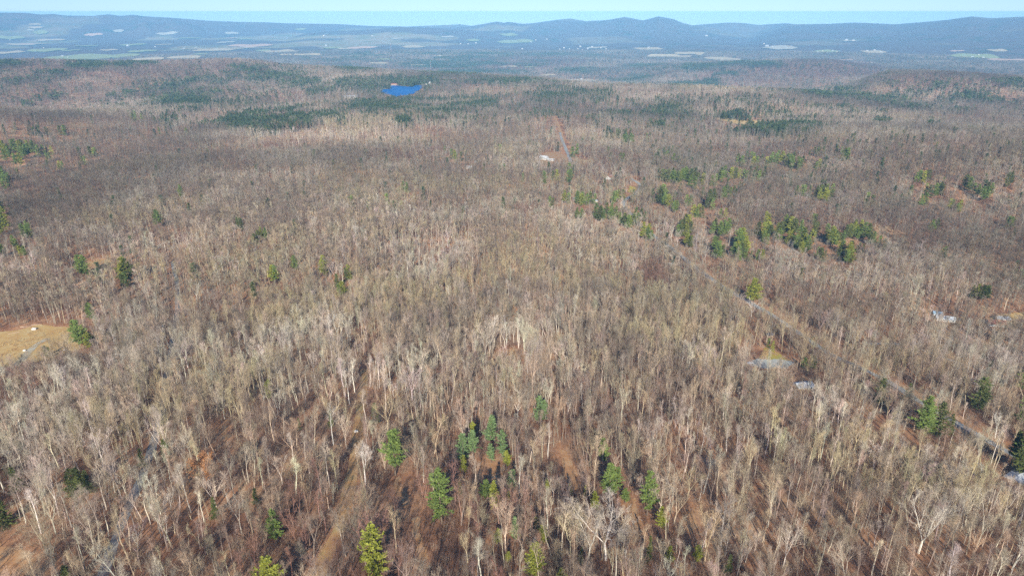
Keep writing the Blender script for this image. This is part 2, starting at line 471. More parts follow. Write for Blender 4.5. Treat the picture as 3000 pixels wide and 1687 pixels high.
def grass_mat(name, a, b, c, scale=0.35):
    t = NT(name)
    P = t.geo()
    col = t.ramp(t.noise(scale * 0.2, 4, 0.6, P), [(0.3, a), (0.5, b), (0.7, c)])
    g = t.ramp(t.noise(scale * 2.2, 5, 0.8, P), [(0.25, (0.6, 0.58, 0.55)), (0.75, (1.35, 1.35, 1.3))])
    return t.done(t.mix(1.0, col, g, 'MULTIPLY'), 0.95, 0.1)
M_track = grass_mat('leaf_strewn_earth', (0.34, 0.18, 0.09), (0.52, 0.31, 0.14), (0.52, 0.40, 0.18), 0.5)
M_drive = grass_mat('grassy_gravel', (0.44, 0.36, 0.22), (0.46, 0.42, 0.32), (0.50, 0.47, 0.38), 0.5)
M_track2 = grass_mat('grey_gravel', (0.22, 0.20, 0.18), (0.30, 0.28, 0.26), (0.36, 0.34, 0.31), 0.5)  # darker gravel tone for the narrow left road
M_dry = grass_mat('dry_grass', (0.50, 0.31, 0.13), (0.56, 0.38, 0.16), (0.58, 0.46, 0.24), 0.6)
M_lawn = grass_mat('lawn_grass', (0.50, 0.30, 0.09), (0.44, 0.34, 0.08), (0.34, 0.34, 0.07), 0.6)
M_asph = grass_mat('worn_asphalt', (0.27, 0.27, 0.265), (0.33, 0.33, 0.32), (0.38, 0.37, 0.34), 0.4)
M_grav = grass_mat('pale_gravel', (0.36, 0.36, 0.33), (0.44, 0.45, 0.41), (0.52, 0.52, 0.47), 0.5)
M_verge = grass_mat('leafy_verge', (0.36, 0.20, 0.11), (0.44, 0.27, 0.15), (0.40, 0.30, 0.18), 0.5)

FIRE_PX = [(270,1760),(300,1687),(345,1560),(400,1430),(440,1330),(475,1200),(490,1080),(510,980),(520,900),(518,830),(505,765)]
LAKE_RD = [(3150,1430),(3000,1350),(2800,1238),(2700,1180),(2610,1122),(2510,1072),(2440,1042),(2330,968),(2260,922),(2130,848),(2050,792),(1960,722),(1890,672),(1850,630),
           (1826,600),(1836,583),(1863,566),(1875,549),(1870,537),(1848,523)]
TRACK = [(905,1760),(930,1687),(962,1610),(1000,1530),(1020,1440),(1036,1360),(1046,1290),(1053,1220),(1062,1150),(1070,1080)]
L_fire = road('gravel_road', FIRE_PX, 4.0, M_track2, 'narrow pale gravel road curving up the left side through the trees', 2.5, 2.0)
road('road_verge', LAKE_RD, 11.0, M_verge, 'leaf covered orange brown verge along the lake road', 6.5, 6.5, 0.05, 4.0)
L_lake = road('road', LAKE_RD, 5.8, M_asph, 'worn grey two lane road descending diagonally through the right side forest', 5, 7.5, 0.14)
L_track = road('dirt_track', TRACK, 5.2, M_track, 'straight leaf strewn orange dirt track at the bottom between bare trees', 2.8, 4.0)
road('road', [(1672,478),(1668,462),(1655,430),(1645,408),(1640,388)], 6.5, M_asph, 'short grey stretch of road climbing the hill in the middle distance', 7, 12, 0.4, 8)
road('power_line_cut', [(1650,420),(1646,400),(1640,380),(1632,358),(1624,345)], 8.0, M_verge, 'narrow orange clearing running straight uphill beyond the road', 8, 10, 0.3, 8)
road('driveway', [(2540,1008),(2600,1006),(2660,1012),(2730,1035),(2800,1060)], 4.0, M_grav, 'pale curved driveway below the white roofed building at the right', 3, 6)
drape('clearing', [(-120,990),(0,972),(60,966),(110,950),(160,956),(222,958),(240,1020),(165,1044),(105,1060),(60,1066),(0,1078),(-120,1100)], M_dry,
      'yellow dry grass clearing at the left edge', 1.0)
road('driveway', [(35,1075),(62,1056),(85,1030),(110,1008),(140,992)], 5.0, M_drive, 'pale gravel driveway curving through the left grass clearing', 3, 5, 0.2)
drape('lawn', [(2225,1052),(2232,1036),(2250,1016),(2262,1020),(2290,1042),(2318,1058),(2270,1062)], M_lawn, 'yellow green lawn above the gravel yard by the road', 1.0)
drape('gravel_yard', [(2205,1056),(2232,1050),(2310,1056),(2330,1062),(2318,1076),(2230,1080),(2190,1070)], M_grav, 'pale grey gravel yard beside the parked car', 1.0, 0.2)
drape('leafy_slope', [(2540,662),(2580,650),(2640,690),(2620,706),(2560,690)], M_verge, 'open orange leaf covered slope under trunks at the right', 2.0, 0.12, False)
for hx, hy in ((2352,1136),(2768,938),(2748,924),(2918,952),(2984,1402),(1605,492),(1594,468),(1613,472),(1785,524),(1741,592),(1706,632),(1028,289),(1154,251),(1250,250),(1262,247),(1374,494)):
    q_ = hit(hx, hy); r_ = math.hypot(q_[0], q_[1]); w_ = 9 if r_ < 1500 else 17
    disc(CLEAR, q_[0], q_[1], w_)
    for e_ in (0, 12, 24): disc(LOW, q_[0] * (1 - e_ / r_), q_[1] * (1 - e_ / r_), w_)
drape('leafy_yard', [(2640,1000),(2700,960),(2760,945),(2800,930),(2870,935),(2900,960),(2860,1000),(2760,1040),(2680,1045)], M_verge,
      'orange leaf covered yard around the white buildings at the right', 1.5, 0.12, False)
M_open = grass_mat('fresh_leaf_litter', (0.42, 0.22, 0.11), (0.56, 0.31, 0.15), (0.60, 0.42, 0.25), 0.6)
for q_, lb_ in (([(1466,1028),(1508,1020),(1532,1046),(1505,1064),(1472,1058)], 'orange leaf covered opening in the centre of the forest'),
                ([(1636,1318),(1660,1322),(1682,1372),(1700,1432),(1676,1440),(1655,1385)], 'orange leaf strip beside the leaning dead trunk'),
                ([(1832,1462),(1856,1458),(1874,1506),(1882,1542),(1858,1546),(1842,1502)], 'tan leaf strip between two pines right of centre'),
                ([(1150,1398),(1166,1394),(1186,1440),(1204,1486),(1186,1494),(1166,1452)], 'orange leaf strip below the broad pine'),
                ([(1204,1520),(1224,1514),(1240,1570),(1254,1640),(1230,1648),(1216,1590)], 'orange leaf strip left of the tall narrow pine base'),
                ([(1438,1352),(1456,1350),(1460,1400),(1456,1440),(1440,1436)], 'rust coloured strip below the pale green pines'),
                ([(2000,1500),(2024,1496),(2044,1548),(2030,1566),(2008,1540)], 'rust coloured leafy gap at lower right of centre'),
                ([(890,1108),(908,1086),(920,1094),(906,1124)], 'orange leafy gap above the dirt track'),
                ([(640,1250),(660,1244),(672,1284),(650,1296)], 'rust coloured gap right of the gravel road'),
                ([(-20,1590),(60,1600),(110,1650),(60,1690),(-30,1680)], 'reddish leafy opening at the lower left corner')):
    drape('leafy_opening', q_, M_open, lb_, 0.8, 0.1)
drape('leafy_patch', [(185,792),(250,768),(330,756),(338,775),(265,792),(200,804)], M_verge, 'small orange bare patch above the left clearing', 1.0)
drape('meadow', [(2890,935),(2950,915),(3060,918),(3060,935),(2950,938)], M_dry, 'strip of dry yellow grass at the right edge', 2.0)
drape('grass_bank', [(1836,562),(1848,545),(1866,550),(1868,556),(1850,566)], M_lawn, 'small yellow grass bank inside the road bend', 1.5, 0.2)
drape('hay_field', [(2096,345),(2110,346),(2150,351),(2190,354),(2228,353),(2225,362),(2210,368),(2160,366),(2120,358)], M_dry,
      'tan hay field behind dark conifers in the middle distance', 8.0, 0.5)
drape('open_ground', [(1575,470),(1600,446),(1640,450),(1720,468),(1750,478),(1680,486),(1600,492)], M_verge, 'open tan ground around the middle distance houses', 4.0, 0.3)

wm = NT('lake_water')
wn_ = wm.ramp(wm.noise(0.02, 3, 0.5, wm.geo()), [(0.3, (0.0, 0.09, 0.32)), (0.7, (0.002, 0.15, 0.46))])  # base colour carries the blue that water would reflect from the sky
bmp = wm.new('ShaderNodeBump'); bmp.inputs['Strength'].default_value = 0.25
wm.l.new(wm.noise(0.6, 3, 0.6, wm.geo()), bmp.inputs['Height']); wm.l.new(bmp.outputs[0], wm.bsdf.inputs['Normal'])
M_water = wm.done(wn_, 0.45, 0.1)
lk = link('lake', new_mesh('lake', LP, [list(range(len(LP)))], [M_water]))
tag(lk, 'bright blue lake among dark conifers', None, None, 'structure')
def near_lake(x, y):
    px, py, _ = project(np.stack([x, y, np.full_like(x, LZ)], -1))
    px2, py2, _ = project(np.stack([x, y, np.full_like(x, LZ + 15)], -1))
    return in_poly(LAKE_PX, px, py) | in_poly(LAKE_PX, px2, py2) & (py > 262)

# ------------------------------------------------------------------ far fields
M_field = [simple('field_tan', (0.50, 0.40, 0.24), 0.95, 0.15, 0.01), simple('field_green', (0.30, 0.33, 0.14), 0.95, 0.2, 0.01),
           simple('field_rose', (0.60, 0.40, 0.27), 0.95, 0.12, 0.01), simple('field_pale', (0.46, 0.42, 0.32), 0.95, 0.12, 0.01)]
FIELDS = [(103,74,25,3,0),(105,83,30,3,0),(90,91,14,3,3),(118,97,30,6,1),(30,112,55,6,1),(82,131,32,6,2),(117,131,28,5,0),(140,148,80,8,1),
 (60,133,60,3,0),(28,156,60,5,0),(252,137,50,5,1),(390,133,55,6,1),(275,104,40,4,2),(490,101,50,4,3),(347,93,24,4,3),(555,114,55,5,1),(320,149,40,5,0),
 (230,172,170,14,1),(350,165,90,9,1),(420,152,70,6,1),(435,176,70,8,0),(540,169,80,9,0),(560,145,50,5,0),(630,149,100,6,0),(680,100,35,5,3),(680,114,35,4,2),
 (715,117,40,6,1),(662,126,45,6,3),(735,136,110,6,2),(715,143,60,4,0),(820,153,90,8,0),(838,163,28,11,0),(900,164,70,7,0),(975,142,50,5,1),
 (1063,142,76,11,2),(1012,145,40,4,0),(1212,140,62,7,0),(1168,115,32,5,3),(1312,110,35,6,3),(1110,187,50,12,0),(1130,177,60,7,1),(1225,193,42,10,0),
 (1195,202,20,6,1),(1285,166,25,5,0),(1510,124,95,12,1),(1490,104,50,5,1),(1490,197,50,5,0),(1555,198,38,8,1),(1606,222,40,9,0),(1700,237,90,8,0),
 (1750,141,55,6,3),(1900,145,80,4,0),(1960,168,120,11,0),(1870,257,90,9,1),(2020,158,80,6,0),(2116,175,95,11,0),(2264,180,80,8,0),(2283,141,80,6,3),
 (2489,122,32,5,3),(2420,153,60,5,1),(2559,154,60,7,0),(2481,178,32,6,2),(2532,186,42,7,2),(2803,152,28,6,2),(2855,168,100,10,1),(2963,178,95,11,2),
 (2920,150,40,4,0),(1385,120,40,4,1),(150,120,60,3,0),(210,150,40,4,1),(480,133,40,3,0),(590,160,40,4,1),(880,88,30,3,1),(770,150,40,4,1)]
FD = []
fc = hit([f[0] for f in FIELDS], [f[1] for f in FIELDS])
ft = hit([f[0] for f in FIELDS], [f[1] - f[3] * .8 for f in FIELDS])
fb = hit([f[0] for f in FIELDS], [f[1] + f[3] * .8 for f in FIELDS])
for f, p, pt, pb_ in zip(FIELDS, fc, ft, fb):
    r = math.hypot(p[0], p[1])
    if r > 58000: continue
    w = f[2] / F_PX * r
    dep = min(max(np.hypot(*pt[:2]) - np.hypot(*pb_[:2]), 25.0), 1500.0, w * 1.2)
    FD.append((p, w, dep, f))
def field(p, w, dep, f, k):
    a0 = math.atan2(p[0], p[1]); r0 = math.hypot(p[0], p[1])
    n, m = 14, 8
    lift = 1.5 + r0 * 0.0007
    V = []
    fr = random.Random(k)
    j = [fr.uniform(-.25, .25) for _ in range(6)]
    for i in range(n + 1):
        u = i / n - .5
        d0 = (-.5 + .16 * math.sin(5 * u + 9 * j[0]) + .08 * math.sin(13 * u + 7 * j[3])) * (1 - (2 * abs(u)) ** 5 * .85)
        d1 = (.5 + .16 * math.sin(4 * u + 9 * j[1]) + .08 * math.sin(11 * u + 7 * j[4])) * (1 - (2 * abs(u)) ** 5 * .85)
        for q in range(m + 1):
            r = r0 + dep * (d0 + (d1 - d0) * q / m)
            az = a0 + w * (u + j[2] * .5 * (q / m - .5)) / r0
            V.append((r * math.sin(az), r * math.cos(az)))
    V = np.array(V)
    V = np.column_stack([V, H(V[:, 0], V[:, 1]) + lift])
    Q = np.array([[i * (m + 1) + q, i * (m + 1) + q + 1, (i + 1) * (m + 1) + q + 1, (i + 1) * (m + 1) + q] for i in range(n) for q in range(m)])
    o = link('field', new_mesh('field', V, Q, [M_field[f[4]]]))
    tag(o, 'distant %s field in the valley' % ('tan', 'pale green', 'rosy tan', 'pale straw')[f[4]], None, 'far fields', 'structure')
for k, (p, w, dep, f) in enumerate(FD): field(p, w, dep, f, k)
def in_fields(x, y):
    b = np.zeros(np.shape(x), bool)
    for p, w, dep, f in FD:
        r0 = math.hypot(p[0], p[1])
        if r0 > 10500: continue
        ux, uy = p[0] / r0, p[1] / r0
        a = (x - p[0]) * ux + (y - p[1]) * uy; c = (x - p[0]) * uy - (y - p[1]) * ux
        b |= (np.abs(a) < dep * .5 + 25) & (np.abs(c) < w * .5)
    return b

# ------------------------------------------------------------------ tree shapes
class MB:
    def __init__(s): s.V, s.F, s.I, s.rs = [], [], [], None
    def tube(s, pts, rad, sides, mi=0):
        base = len(s.V); n = len(pts)
        for k in range(n):
            t = (pts[min(k + 1, n - 1)] - pts[max(k - 1, 0)]).normalized()
            a = t.orthogonal().normalized(); b = t.cross(a)
            for q in range(sides):
                an = 2 * math.pi * q / sides
                s.V.append(pts[k] + (a * math.cos(an) + b * math.sin(an)) * rad[k])
        for k in range(n - 1):
            for q in range(sides):
                q2 = (q + 1) % sides
                s.F.append((base + k * sides + q, base + k * sides + q2, base + (k + 1) * sides + q2, base + (k + 1) * sides + q)); s.I.append(mi)
    def blade(s, a, b, w, R, mi=0):
        d = (b - a)
        p = d.cross(Vector((R.uniform(-1, 1), R.uniform(-1, 1), R.uniform(-1, 1))))
        if p.length < 1e-6: return
        p.normalize(); k = len(s.V)
        s.V += [a - p * w * .5, a + p * w * .5, b]; s.F.append((k, k + 1, k + 2)); s.I.append(mi)
    def tri(s, a, b, c, mi=0):
        k = len(s.V); s.V += [a, b, c]; s.F.append((k, k + 1, k + 2)); s.I.append(mi)
    def box(s, x0, x1, y0, y1, z0, z1, mi=0):
        k = len(s.V)
        s.V += [Vector(v) for v in ((x0,y0,z0),(x1,y0,z0),(x1,y1,z0),(x0,y1,z0),(x0,y0,z1),(x1,y0,z1),(x1,y1,z1),(x0,y1,z1))]
        for f in ((0,3,2,1),(4,5,6,7),(0,1,5,4),(1,2,6,5),(2,3,7,6),(3,0,4,7)):
            s.F.append(tuple(k + i for i in f)); s.I.append(mi)
    def mesh(s, name, mats): return new_mesh(name, [tuple(v) for v in s.V], s.F, mats, mi=s.I)
UP = Vector((0, 0, 1))
def bare(R, h, form, lod, tr, cr, tmi=0, cmi=0):
    """a leafless tree: trunk into tr, branches and twigs into cr"""
    f = dict(straight=(.42, 1, .30, 30, 9), forked=(.38, 2, .34, 24, 6), broad=(.30, 3, .44, 38, 6), slender=(.50, 1, .20, 24, 9),
             multi=(.05, 3, .27, 14, 7), bent=(.40, 1, .33, 34, 8), snag=(.35, 1, .15, 50, 5))[form]
    fork, nlead, llen, ang, nl = f
    r0 = h * .0125 * (1.25 if form == 'broad' else 1.0)
    lean = Vector((R.uniform(-.05, .05), R.uniform(-.05, .05), 0)) * (4 if form == 'bent' else 1)
    def path(p, d, L, n, up, wob):
        pts = [p.copy()]
        for k in range(n):
            d = (d + UP * up + Vector((R.gauss(0, wob), R.gauss(0, wob), R.gauss(0, wob * .5)))).normalized()
            p = p + d * (L / n); pts.append(p.copy())
        return pts
    sides = (5, 3, 3)[lod]
    segs = (4, 2, 1)[lod]
    base = path(Vector((0, 0, -.4)), (UP + lean).normalized(), h * fork + .4, segs, .04, .035)
    top_r = r0 * (.78 if nlead == 1 else .7)
    tr.tube(base, [r0 * 1.15 - (r0 * 1.15 - top_r) * k / segs for k in range(segs + 1)], sides, tmi)
    leaders = []
    a0 = R.uniform(0, 6.28)
    for q in range(nlead):
        an = a0 + q * 2 * math.pi / nlead + R.uniform(-.4, .4)
        sp_ = 0 if nlead == 1 else math.tan(math.radians(R.uniform(.5, .9) * ang))
        d = (Vector((math.cos(an), math.sin(an), 0)) * sp_ + UP + lean).normalized()
        L = h * (1 - fork) * (R.uniform(.85, 1) if nlead > 1 else .97)
        n = (4, 2, 1)[lod]
        pts = path(base[-1], d, L, n, .10 if nlead > 1 else .02, .07)
        rr = top_r if nlead == 1 else top_r * .72
        tr.tube(pts, [rr * (1 - .85 * k / n) for k in range(n + 1)], (4, 3, 3)[lod], tmi)
        leaders.append((pts, rr, L))
    W1, W2 = (.07, .11, .22)[lod], (.031, .072, .20)[lod]
    def at(pts, t):
        x = t * (len(pts) - 1); i = min(int(x), len(pts) - 2)
        return pts[i].lerp(pts[i + 1], x - i), (pts[i + 1] - pts[i]).normalized()
    def side(d, deg):
        o = d.orthogonal().normalized(); an = R.uniform(0, 6.28)
        o = o * math.cos(an) + d.cross(o) * math.sin(an)
        g = math.radians(deg)
        return (d * math.cos(g) + o * math.sin(g)).normalized()
    for pts, rr, L in leaders:
        for q in range((nl, max(4, nl - 2), 4)[lod]):
            t = .08 + .9 * (q + R.random()) / nl if lod == 0 else .1 + .85 * R.random()
            t = min(t, .97)
            p, d = at(pts, t)
            dl = side(d, R.uniform(.8, 1.5) * max(ang, 26))
            if dl.z < .1: dl.z = .15
            ll = h * llen * (1.1 - .65 * t) * R.uniform(.75, 1.15)
            if lod == 0:
                lp = path(p, dl, ll, 3, .17, .12)
                cr.tube(lp, [rr * (.42 - .25 * t) + .012, .05, .035, .015], 3, cmi)
            elif lod == 1:
                lp = path(p, dl, ll, 2, .2, .1)
                cr.tube(lp, [rr * .35, .05, .02], 3, cmi)
            else:
                lp = path(p, dl, ll, 1, .1, .1)
                cr.blade(lp[0], lp[1], W1, R, cmi)
            nb = (8, 7, 0)[lod] if form != 'snag' else (2, 1, 0)[lod]
            for b in range(nb):
                tb = .2 + .8 * (b + R.random()) / nb
                pb, db = at(lp, min(tb, .99))
                d2 = (side(db, R.uniform(25, 50)) + UP * .18).normalized()
                lb = ll * R.uniform(.38, .6) * (1.15 - .5 * tb)
                bp = pb + d2 * lb
                cr.blade(pb, bp, W1 if lod == 0 else W2 * 1.1, R, cmi)
                ntw = (7, 8)[lod] if lod < 2 else 0
                for w in range(ntw):
                    tw = .15 + .85 * R.random()
                    pw = pb.lerp(bp, tw)
                    d3 = (side(d2, R.uniform(15, 62)) + UP * .10).normalized()
                    lw = R.uniform(.7, 1.5) * (h / 20)
                    e = pw + d3 * lw
                    cr.blade(pw, e, W2, R, cmi)
                    if lod == 0:
                        for _ in range(2):
                            pz = pw.lerp(e, R.uniform(.2, .8))
                            cr.blade(pz, pz + (side(d3, R.uniform(15, 45))).normalized() * lw * .6, W2 * .85, R, cmi)
            if lod == 2:
                for _ in range(14 if form != 'snag' else 2):
                    pb, db = at(lp, R.random())
                    d2 = (side(d, R.uniform(10, 85)) + UP * .15).normalized()
                    cr.blade(pb, pb + d2 * h * R.uniform(.07, .13), W2, R, cmi)
def conifer(R, h, w, lod, tr, cr, tmi=0, cmi=0, bare_frac=.22, kind='pine'):
    tr.tube([Vector((0, 0, -.4)), Vector((R.uniform(-.2, .2), R.uniform(-.2, .2), h * .5)), Vector((0, 0, h * .97))], [h * .014, h * .009, .03], (5, 3, 3)[lod], tmi)
    z = h * bare_frac
    nw = (int(h * 1.0), 10, 6)[lod]
    for k in range(nw):
        t = (k + R.uniform(-.2, .2)) / nw
        zz = z + (h * .97 - z) * max(0, min(t, 1))
        if kind == 'pine': prof = (1 - t) ** .62 * (.62 + .38 * min(1, t * 5)) * R.choice((.45, .8, .9, 1.0, 1.1)) * R.uniform(.85, 1.12)
        else: prof = (1 - t) ** .95 * R.uniform(.88, 1.08)
        for b in range((6, 5, 4)[lod]):
            an = R.uniform(0, 6.28); L = w * .5 * prof * R.uniform(.5, 1.25) + .35
            up = R.uniform(.05, .5) * (1 if kind == 'pine' else .2) + .35 * t
            d = Vector((math.cos(an), math.sin(an), up)).normalized()
            p0 = Vector((0, 0, zz)); tip = p0 + d * L - Vector((0, 0, L * .12 * (1 - t)))
            if lod == 0: cr.blade(p0, tip, .1, R, 1 if tmi == cmi == 0 and len(cr.F) >= 0 and False else cmi)
            ns = (max(3, int(L * 2.3)), 3, 2)[lod]; sz = (.85, 1.7, 3.2)[lod] * (h / 20 if lod else 1)
            for s_ in range(ns):
                q = .28 + .75 * (s_ + R.random()) / ns
                c = p0.lerp(tip, q)
                for _ in range((4, 3, 2)[lod]):
                    e1 = Vector((R.gauss(0, 1), R.gauss(0, 1), R.gauss(0, .45))).normalized() + d * .7
                    e2 = Vector((R.gauss(0, 1), R.gauss(0, 1), R.gauss(0, .45))).normalized() + UP * .25
                    s0 = sz * R.uniform(.6, 1.15)
                    a = c + Vector((R.gauss(0, .2), R.gauss(0, .2), R.gauss(0, .14))) * sz * 1.2
                    cr.tri(a - e1 * s0 * .4, a + e1 * s0 * .6, a + e2 * s0 * .55, cmi)
def leafy(R, h, tr, cr, leafmi):
    bare(R, h, 'broad', 0, tr, cr, 0, 0)
    vs = [v.copy() for v in cr.V[::4]]
    for v in vs:
        if R.random() < .8:
            a = v + Vector((R.gauss(0, .3), R.gauss(0, .3), R.gauss(0, .3)))
            cr.tri(a, a + Vector((R.gauss(0, .35), R.gauss(0, .35), R.gauss(0, .3))), a + Vector((R.gauss(0, .35), R.gauss(0, .35), R.gauss(0, .3))), leafmi)

FORMS = ['straight', 'slender', 'forked', 'straight', 'broad', 'multi', 'slender', 'forked', 'bent', 'straight', 'snag', 'broad', 'slender', 'straight', 'forked', 'bent', 'multi', 'straight', 'broad', 'slender']
NEAR = []            # (form, trunk mesh, crown mesh, merged mesh)
for k, fm in enumerate(FORMS):
    tr, cr = MB(), MB(); bare(random.Random(100 + k), 20.0, fm, 0, tr, cr)
    one = MB(); bare(random.Random(100 + k), 20.0, fm, 0, one, one, 0, 1)
    NEAR.append((fm, tr.mesh('trunk', [M_bark]), cr.mesh('crown', [M_twig]), one.mesh('bare_tree_shape', [M_bark, M_twig])))
MID, FAR = [], []
for k, fm in enumerate(['straight', 'slender', 'forked', 'broad', 'multi', 'straight', 'snag', 'slender']):
    one = MB(); bare(random.Random(200 + k), 20.0, fm, 1, one, one, 0, 1); MID.append(one.mesh('bare_tree_shape', [M_bark, M_twig]))
for k, fm in enumerate(['straight', 'forked', 'broad', 'slender', 'multi', 'straight']):
    one = MB(); bare(random.Random(300 + k), 20.0, fm, 2, one, one, 0, 1); FAR.append(one.mesh('bare_tree_shape', [M_bark, M_twig]))
PN = []
for k, (w, bf, kd) in enumerate([(9, .18, 'pine'), (7.5, .25, 'pine'), (8.5, .12, 'pine'), (6.5, .08, 'spruce'), (7, .3, 'pine'), (9.5, .2, 'pine')]):
    tr, cr = MB(), MB(); conifer(random.Random(400 + k), 20.0, w, 0, tr, cr, bare_frac=bf, kind=kd)
    PN.append((tr.mesh('trunk', [M_pbark]), cr.mesh('crown', [M_needle])))
PM, PF = [], []
for k in range(5):
    one = MB(); conifer(random.Random(500 + k), 20.0, 8.5, 1, one, one, 0, 1, .1, 'pine' if k % 2 else 'spruce'); PM.append(one.mesh('conifer_shape', [M_pbark, M_needle]))
    one = MB(); conifer(random.Random(600 + k), 20.0, 8.5, 2, one, one, 0, 1, .05, 'pine' if k % 2 else 'spruce'); PF.append(one.mesh('conifer_shape', [M_pbark, M_needle]))
SHR = []
for k in range(6):
    R = random.Random(700 + k); one = MB()
    for _ in range(26):
        a = Vector((R.gauss(0, .8), R.gauss(0, .8), -.1)); L = R.uniform(1.2, 3.8)
        e = a + Vector((R.gauss(0, .16), R.gauss(0, .16), 1)) * L
        one.blade(a, e, .05, R)
        for _ in range(5):
            q = a.lerp(e, R.uniform(.25, .95)); one.blade(q, q + Vector((R.gauss(0, .4), R.gauss(0, .4), R.uniform(.3, .9))) * R.uniform(.5, .9), .03, R)
    SHR.append(one.mesh('brush_shape', [M_twig]))

# ------------------------------------------------------------------ instancing of the countless rest
def scatter(name, label, protos, P, rot, scl, var, tint, kind='stuff', cat=None):
    src = bpy.data.collections.new(name + '_shapes')
    for k, me in enumerate(protos):
        src.objects.link(bpy.data.objects.new('%s_shape_%03d' % (name, k), me))
    me = bpy.data.meshes.new(name)
    n = len(P)
    me.vertices.add(n); me.vertices.foreach_set('co', np.asarray(P, np.float32).ravel())
    for nm, ty, arr, key in (('rot', 'FLOAT_VECTOR', rot, 'vector'), ('scl', 'FLOAT_VECTOR', scl, 'vector'), ('var', 'INT', var, 'value'), ('tint', 'FLOAT_COLOR', tint, 'color')):
        a = me.attributes.new(nm, ty, 'POINT'); a.data.foreach_set(key, np.asarray(arr).astype(np.int32 if ty == 'INT' else np.float32).ravel())
    g = bpy.data.node_groups.new(name, 'GeometryNodeTree')
    g.interface.new_socket('Geometry', in_out='INPUT', socket_type='NodeSocketGeometry')
    g.interface.new_socket('Geometry', in_out='OUTPUT', socket_type='NodeSocketGeometry')
    N, L = g.nodes, g.links
    gi, go, ip = N.new('NodeGroupInput'), N.new('NodeGroupOutput'), N.new('GeometryNodeInstanceOnPoints')
    ci = N.new('GeometryNodeCollectionInfo'); ci.inputs['Collection'].default_value = src
    ci.inputs['Separate Children'].default_value = True; ci.inputs['Reset Children'].default_value = True
    def att(nm, ty):
        a = N.new('GeometryNodeInputNamedAttribute'); a.data_type = ty; a.inputs['Name'].default_value = nm
        return a.outputs['Attribute']
    L.new(gi.outputs[0], ip.inputs['Points']); L.new(ci.outputs[0], ip.inputs['Instance'])
    ip.inputs['Pick Instance'].default_value = True
    L.new(att('var', 'INT'), ip.inputs['Instance Index'])
    L.new(att('rot', 'FLOAT_VECTOR'), ip.inputs['Rotation'])
    L.new(att('scl', 'FLOAT_VECTOR'), ip.inputs['Scale'])
    L.new(ip.outputs[0], go.inputs[0])
    o = link(name, me)
    md = o.modifiers.new('scatter', 'NODES'); md.node_group = g
    tag(o, label, cat, None, kind)
    return o

# ------------------------------------------------------------------ where the trees stand
def grid(r0, r1, sp_, azl):
    n = int(r1 / sp_) + 1
    X, Y = np.meshgrid(np.arange(-n, n + 1) * sp_, np.arange(0, n + 1) * sp_, indexing='ij')
    X, Y = X.ravel(), Y.ravel()
    r = np.hypot(X, Y); az = np.abs(np.arctan2(X, Y))
    k = (r > r0) & (r < r1) & (az < azl); X, Y = X[k], Y[k]
    X = X + rng.uniform(-.55, .55, len(X)) * sp_; Y = Y + rng.uniform(-.55, .55, len(Y)) * sp_
    return X, Y
OPEN = [(1060,1050,60,45,.5),(1490,1045,42,32,.25),(1655,1390,30,60,.35),(1850,1500,24,55,.3),(1240,1560,26,80,.35),(1165,1450,22,60,.4),
        (640,1360,60,60,.6),(700,1480,50,60,.6),(60,1640,110,60,.55),(1620,1260,70,30,.35),(900,1180,60,60,.6),(2040,1560,60,50,.6),
        (1330,1330,35,45,.5),(1440,1390,40,50,.45),(1780,1500,40,60,.5),(560,1090,40,30,.5),(250,770,50,22,.5),(1900,1540,50,40,.5),(2560,690,50,30,.5)]
def openness(px, py):
    k = np.ones_like(px)
    for cx, cy, rx, ry, f in OPEN:
        q = ((px - cx) / rx) ** 2 + ((py - cy) / ry) ** 2
        k = np.where(q < 1, np.minimum(k, f), k)
    return k
# bare-tree tints
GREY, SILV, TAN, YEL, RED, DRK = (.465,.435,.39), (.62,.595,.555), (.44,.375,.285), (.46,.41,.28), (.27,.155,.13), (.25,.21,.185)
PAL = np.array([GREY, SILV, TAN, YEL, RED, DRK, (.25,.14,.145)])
PNAME = ['grey', 'silvery white', 'tan', 'yellowish', 'reddish brown', 'dark grey', 'purplish']
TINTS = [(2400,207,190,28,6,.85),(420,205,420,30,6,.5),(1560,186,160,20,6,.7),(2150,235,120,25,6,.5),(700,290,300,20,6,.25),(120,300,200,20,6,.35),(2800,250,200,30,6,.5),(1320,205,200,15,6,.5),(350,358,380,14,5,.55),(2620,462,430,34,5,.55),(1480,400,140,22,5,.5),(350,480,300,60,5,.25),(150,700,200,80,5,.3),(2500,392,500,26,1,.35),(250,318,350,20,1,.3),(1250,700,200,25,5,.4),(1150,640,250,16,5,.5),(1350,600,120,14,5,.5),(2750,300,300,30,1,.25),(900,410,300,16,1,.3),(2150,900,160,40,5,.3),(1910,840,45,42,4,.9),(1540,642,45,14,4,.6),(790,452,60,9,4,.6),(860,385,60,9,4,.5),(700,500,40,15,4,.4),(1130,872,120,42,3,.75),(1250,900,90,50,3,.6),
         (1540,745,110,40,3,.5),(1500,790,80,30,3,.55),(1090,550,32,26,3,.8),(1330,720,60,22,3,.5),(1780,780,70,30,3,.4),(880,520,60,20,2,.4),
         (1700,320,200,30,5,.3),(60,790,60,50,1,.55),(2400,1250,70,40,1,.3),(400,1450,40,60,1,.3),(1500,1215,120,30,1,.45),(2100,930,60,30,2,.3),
         (420,880,90,45,1,.3),(950,745,200,60,2,.3)]
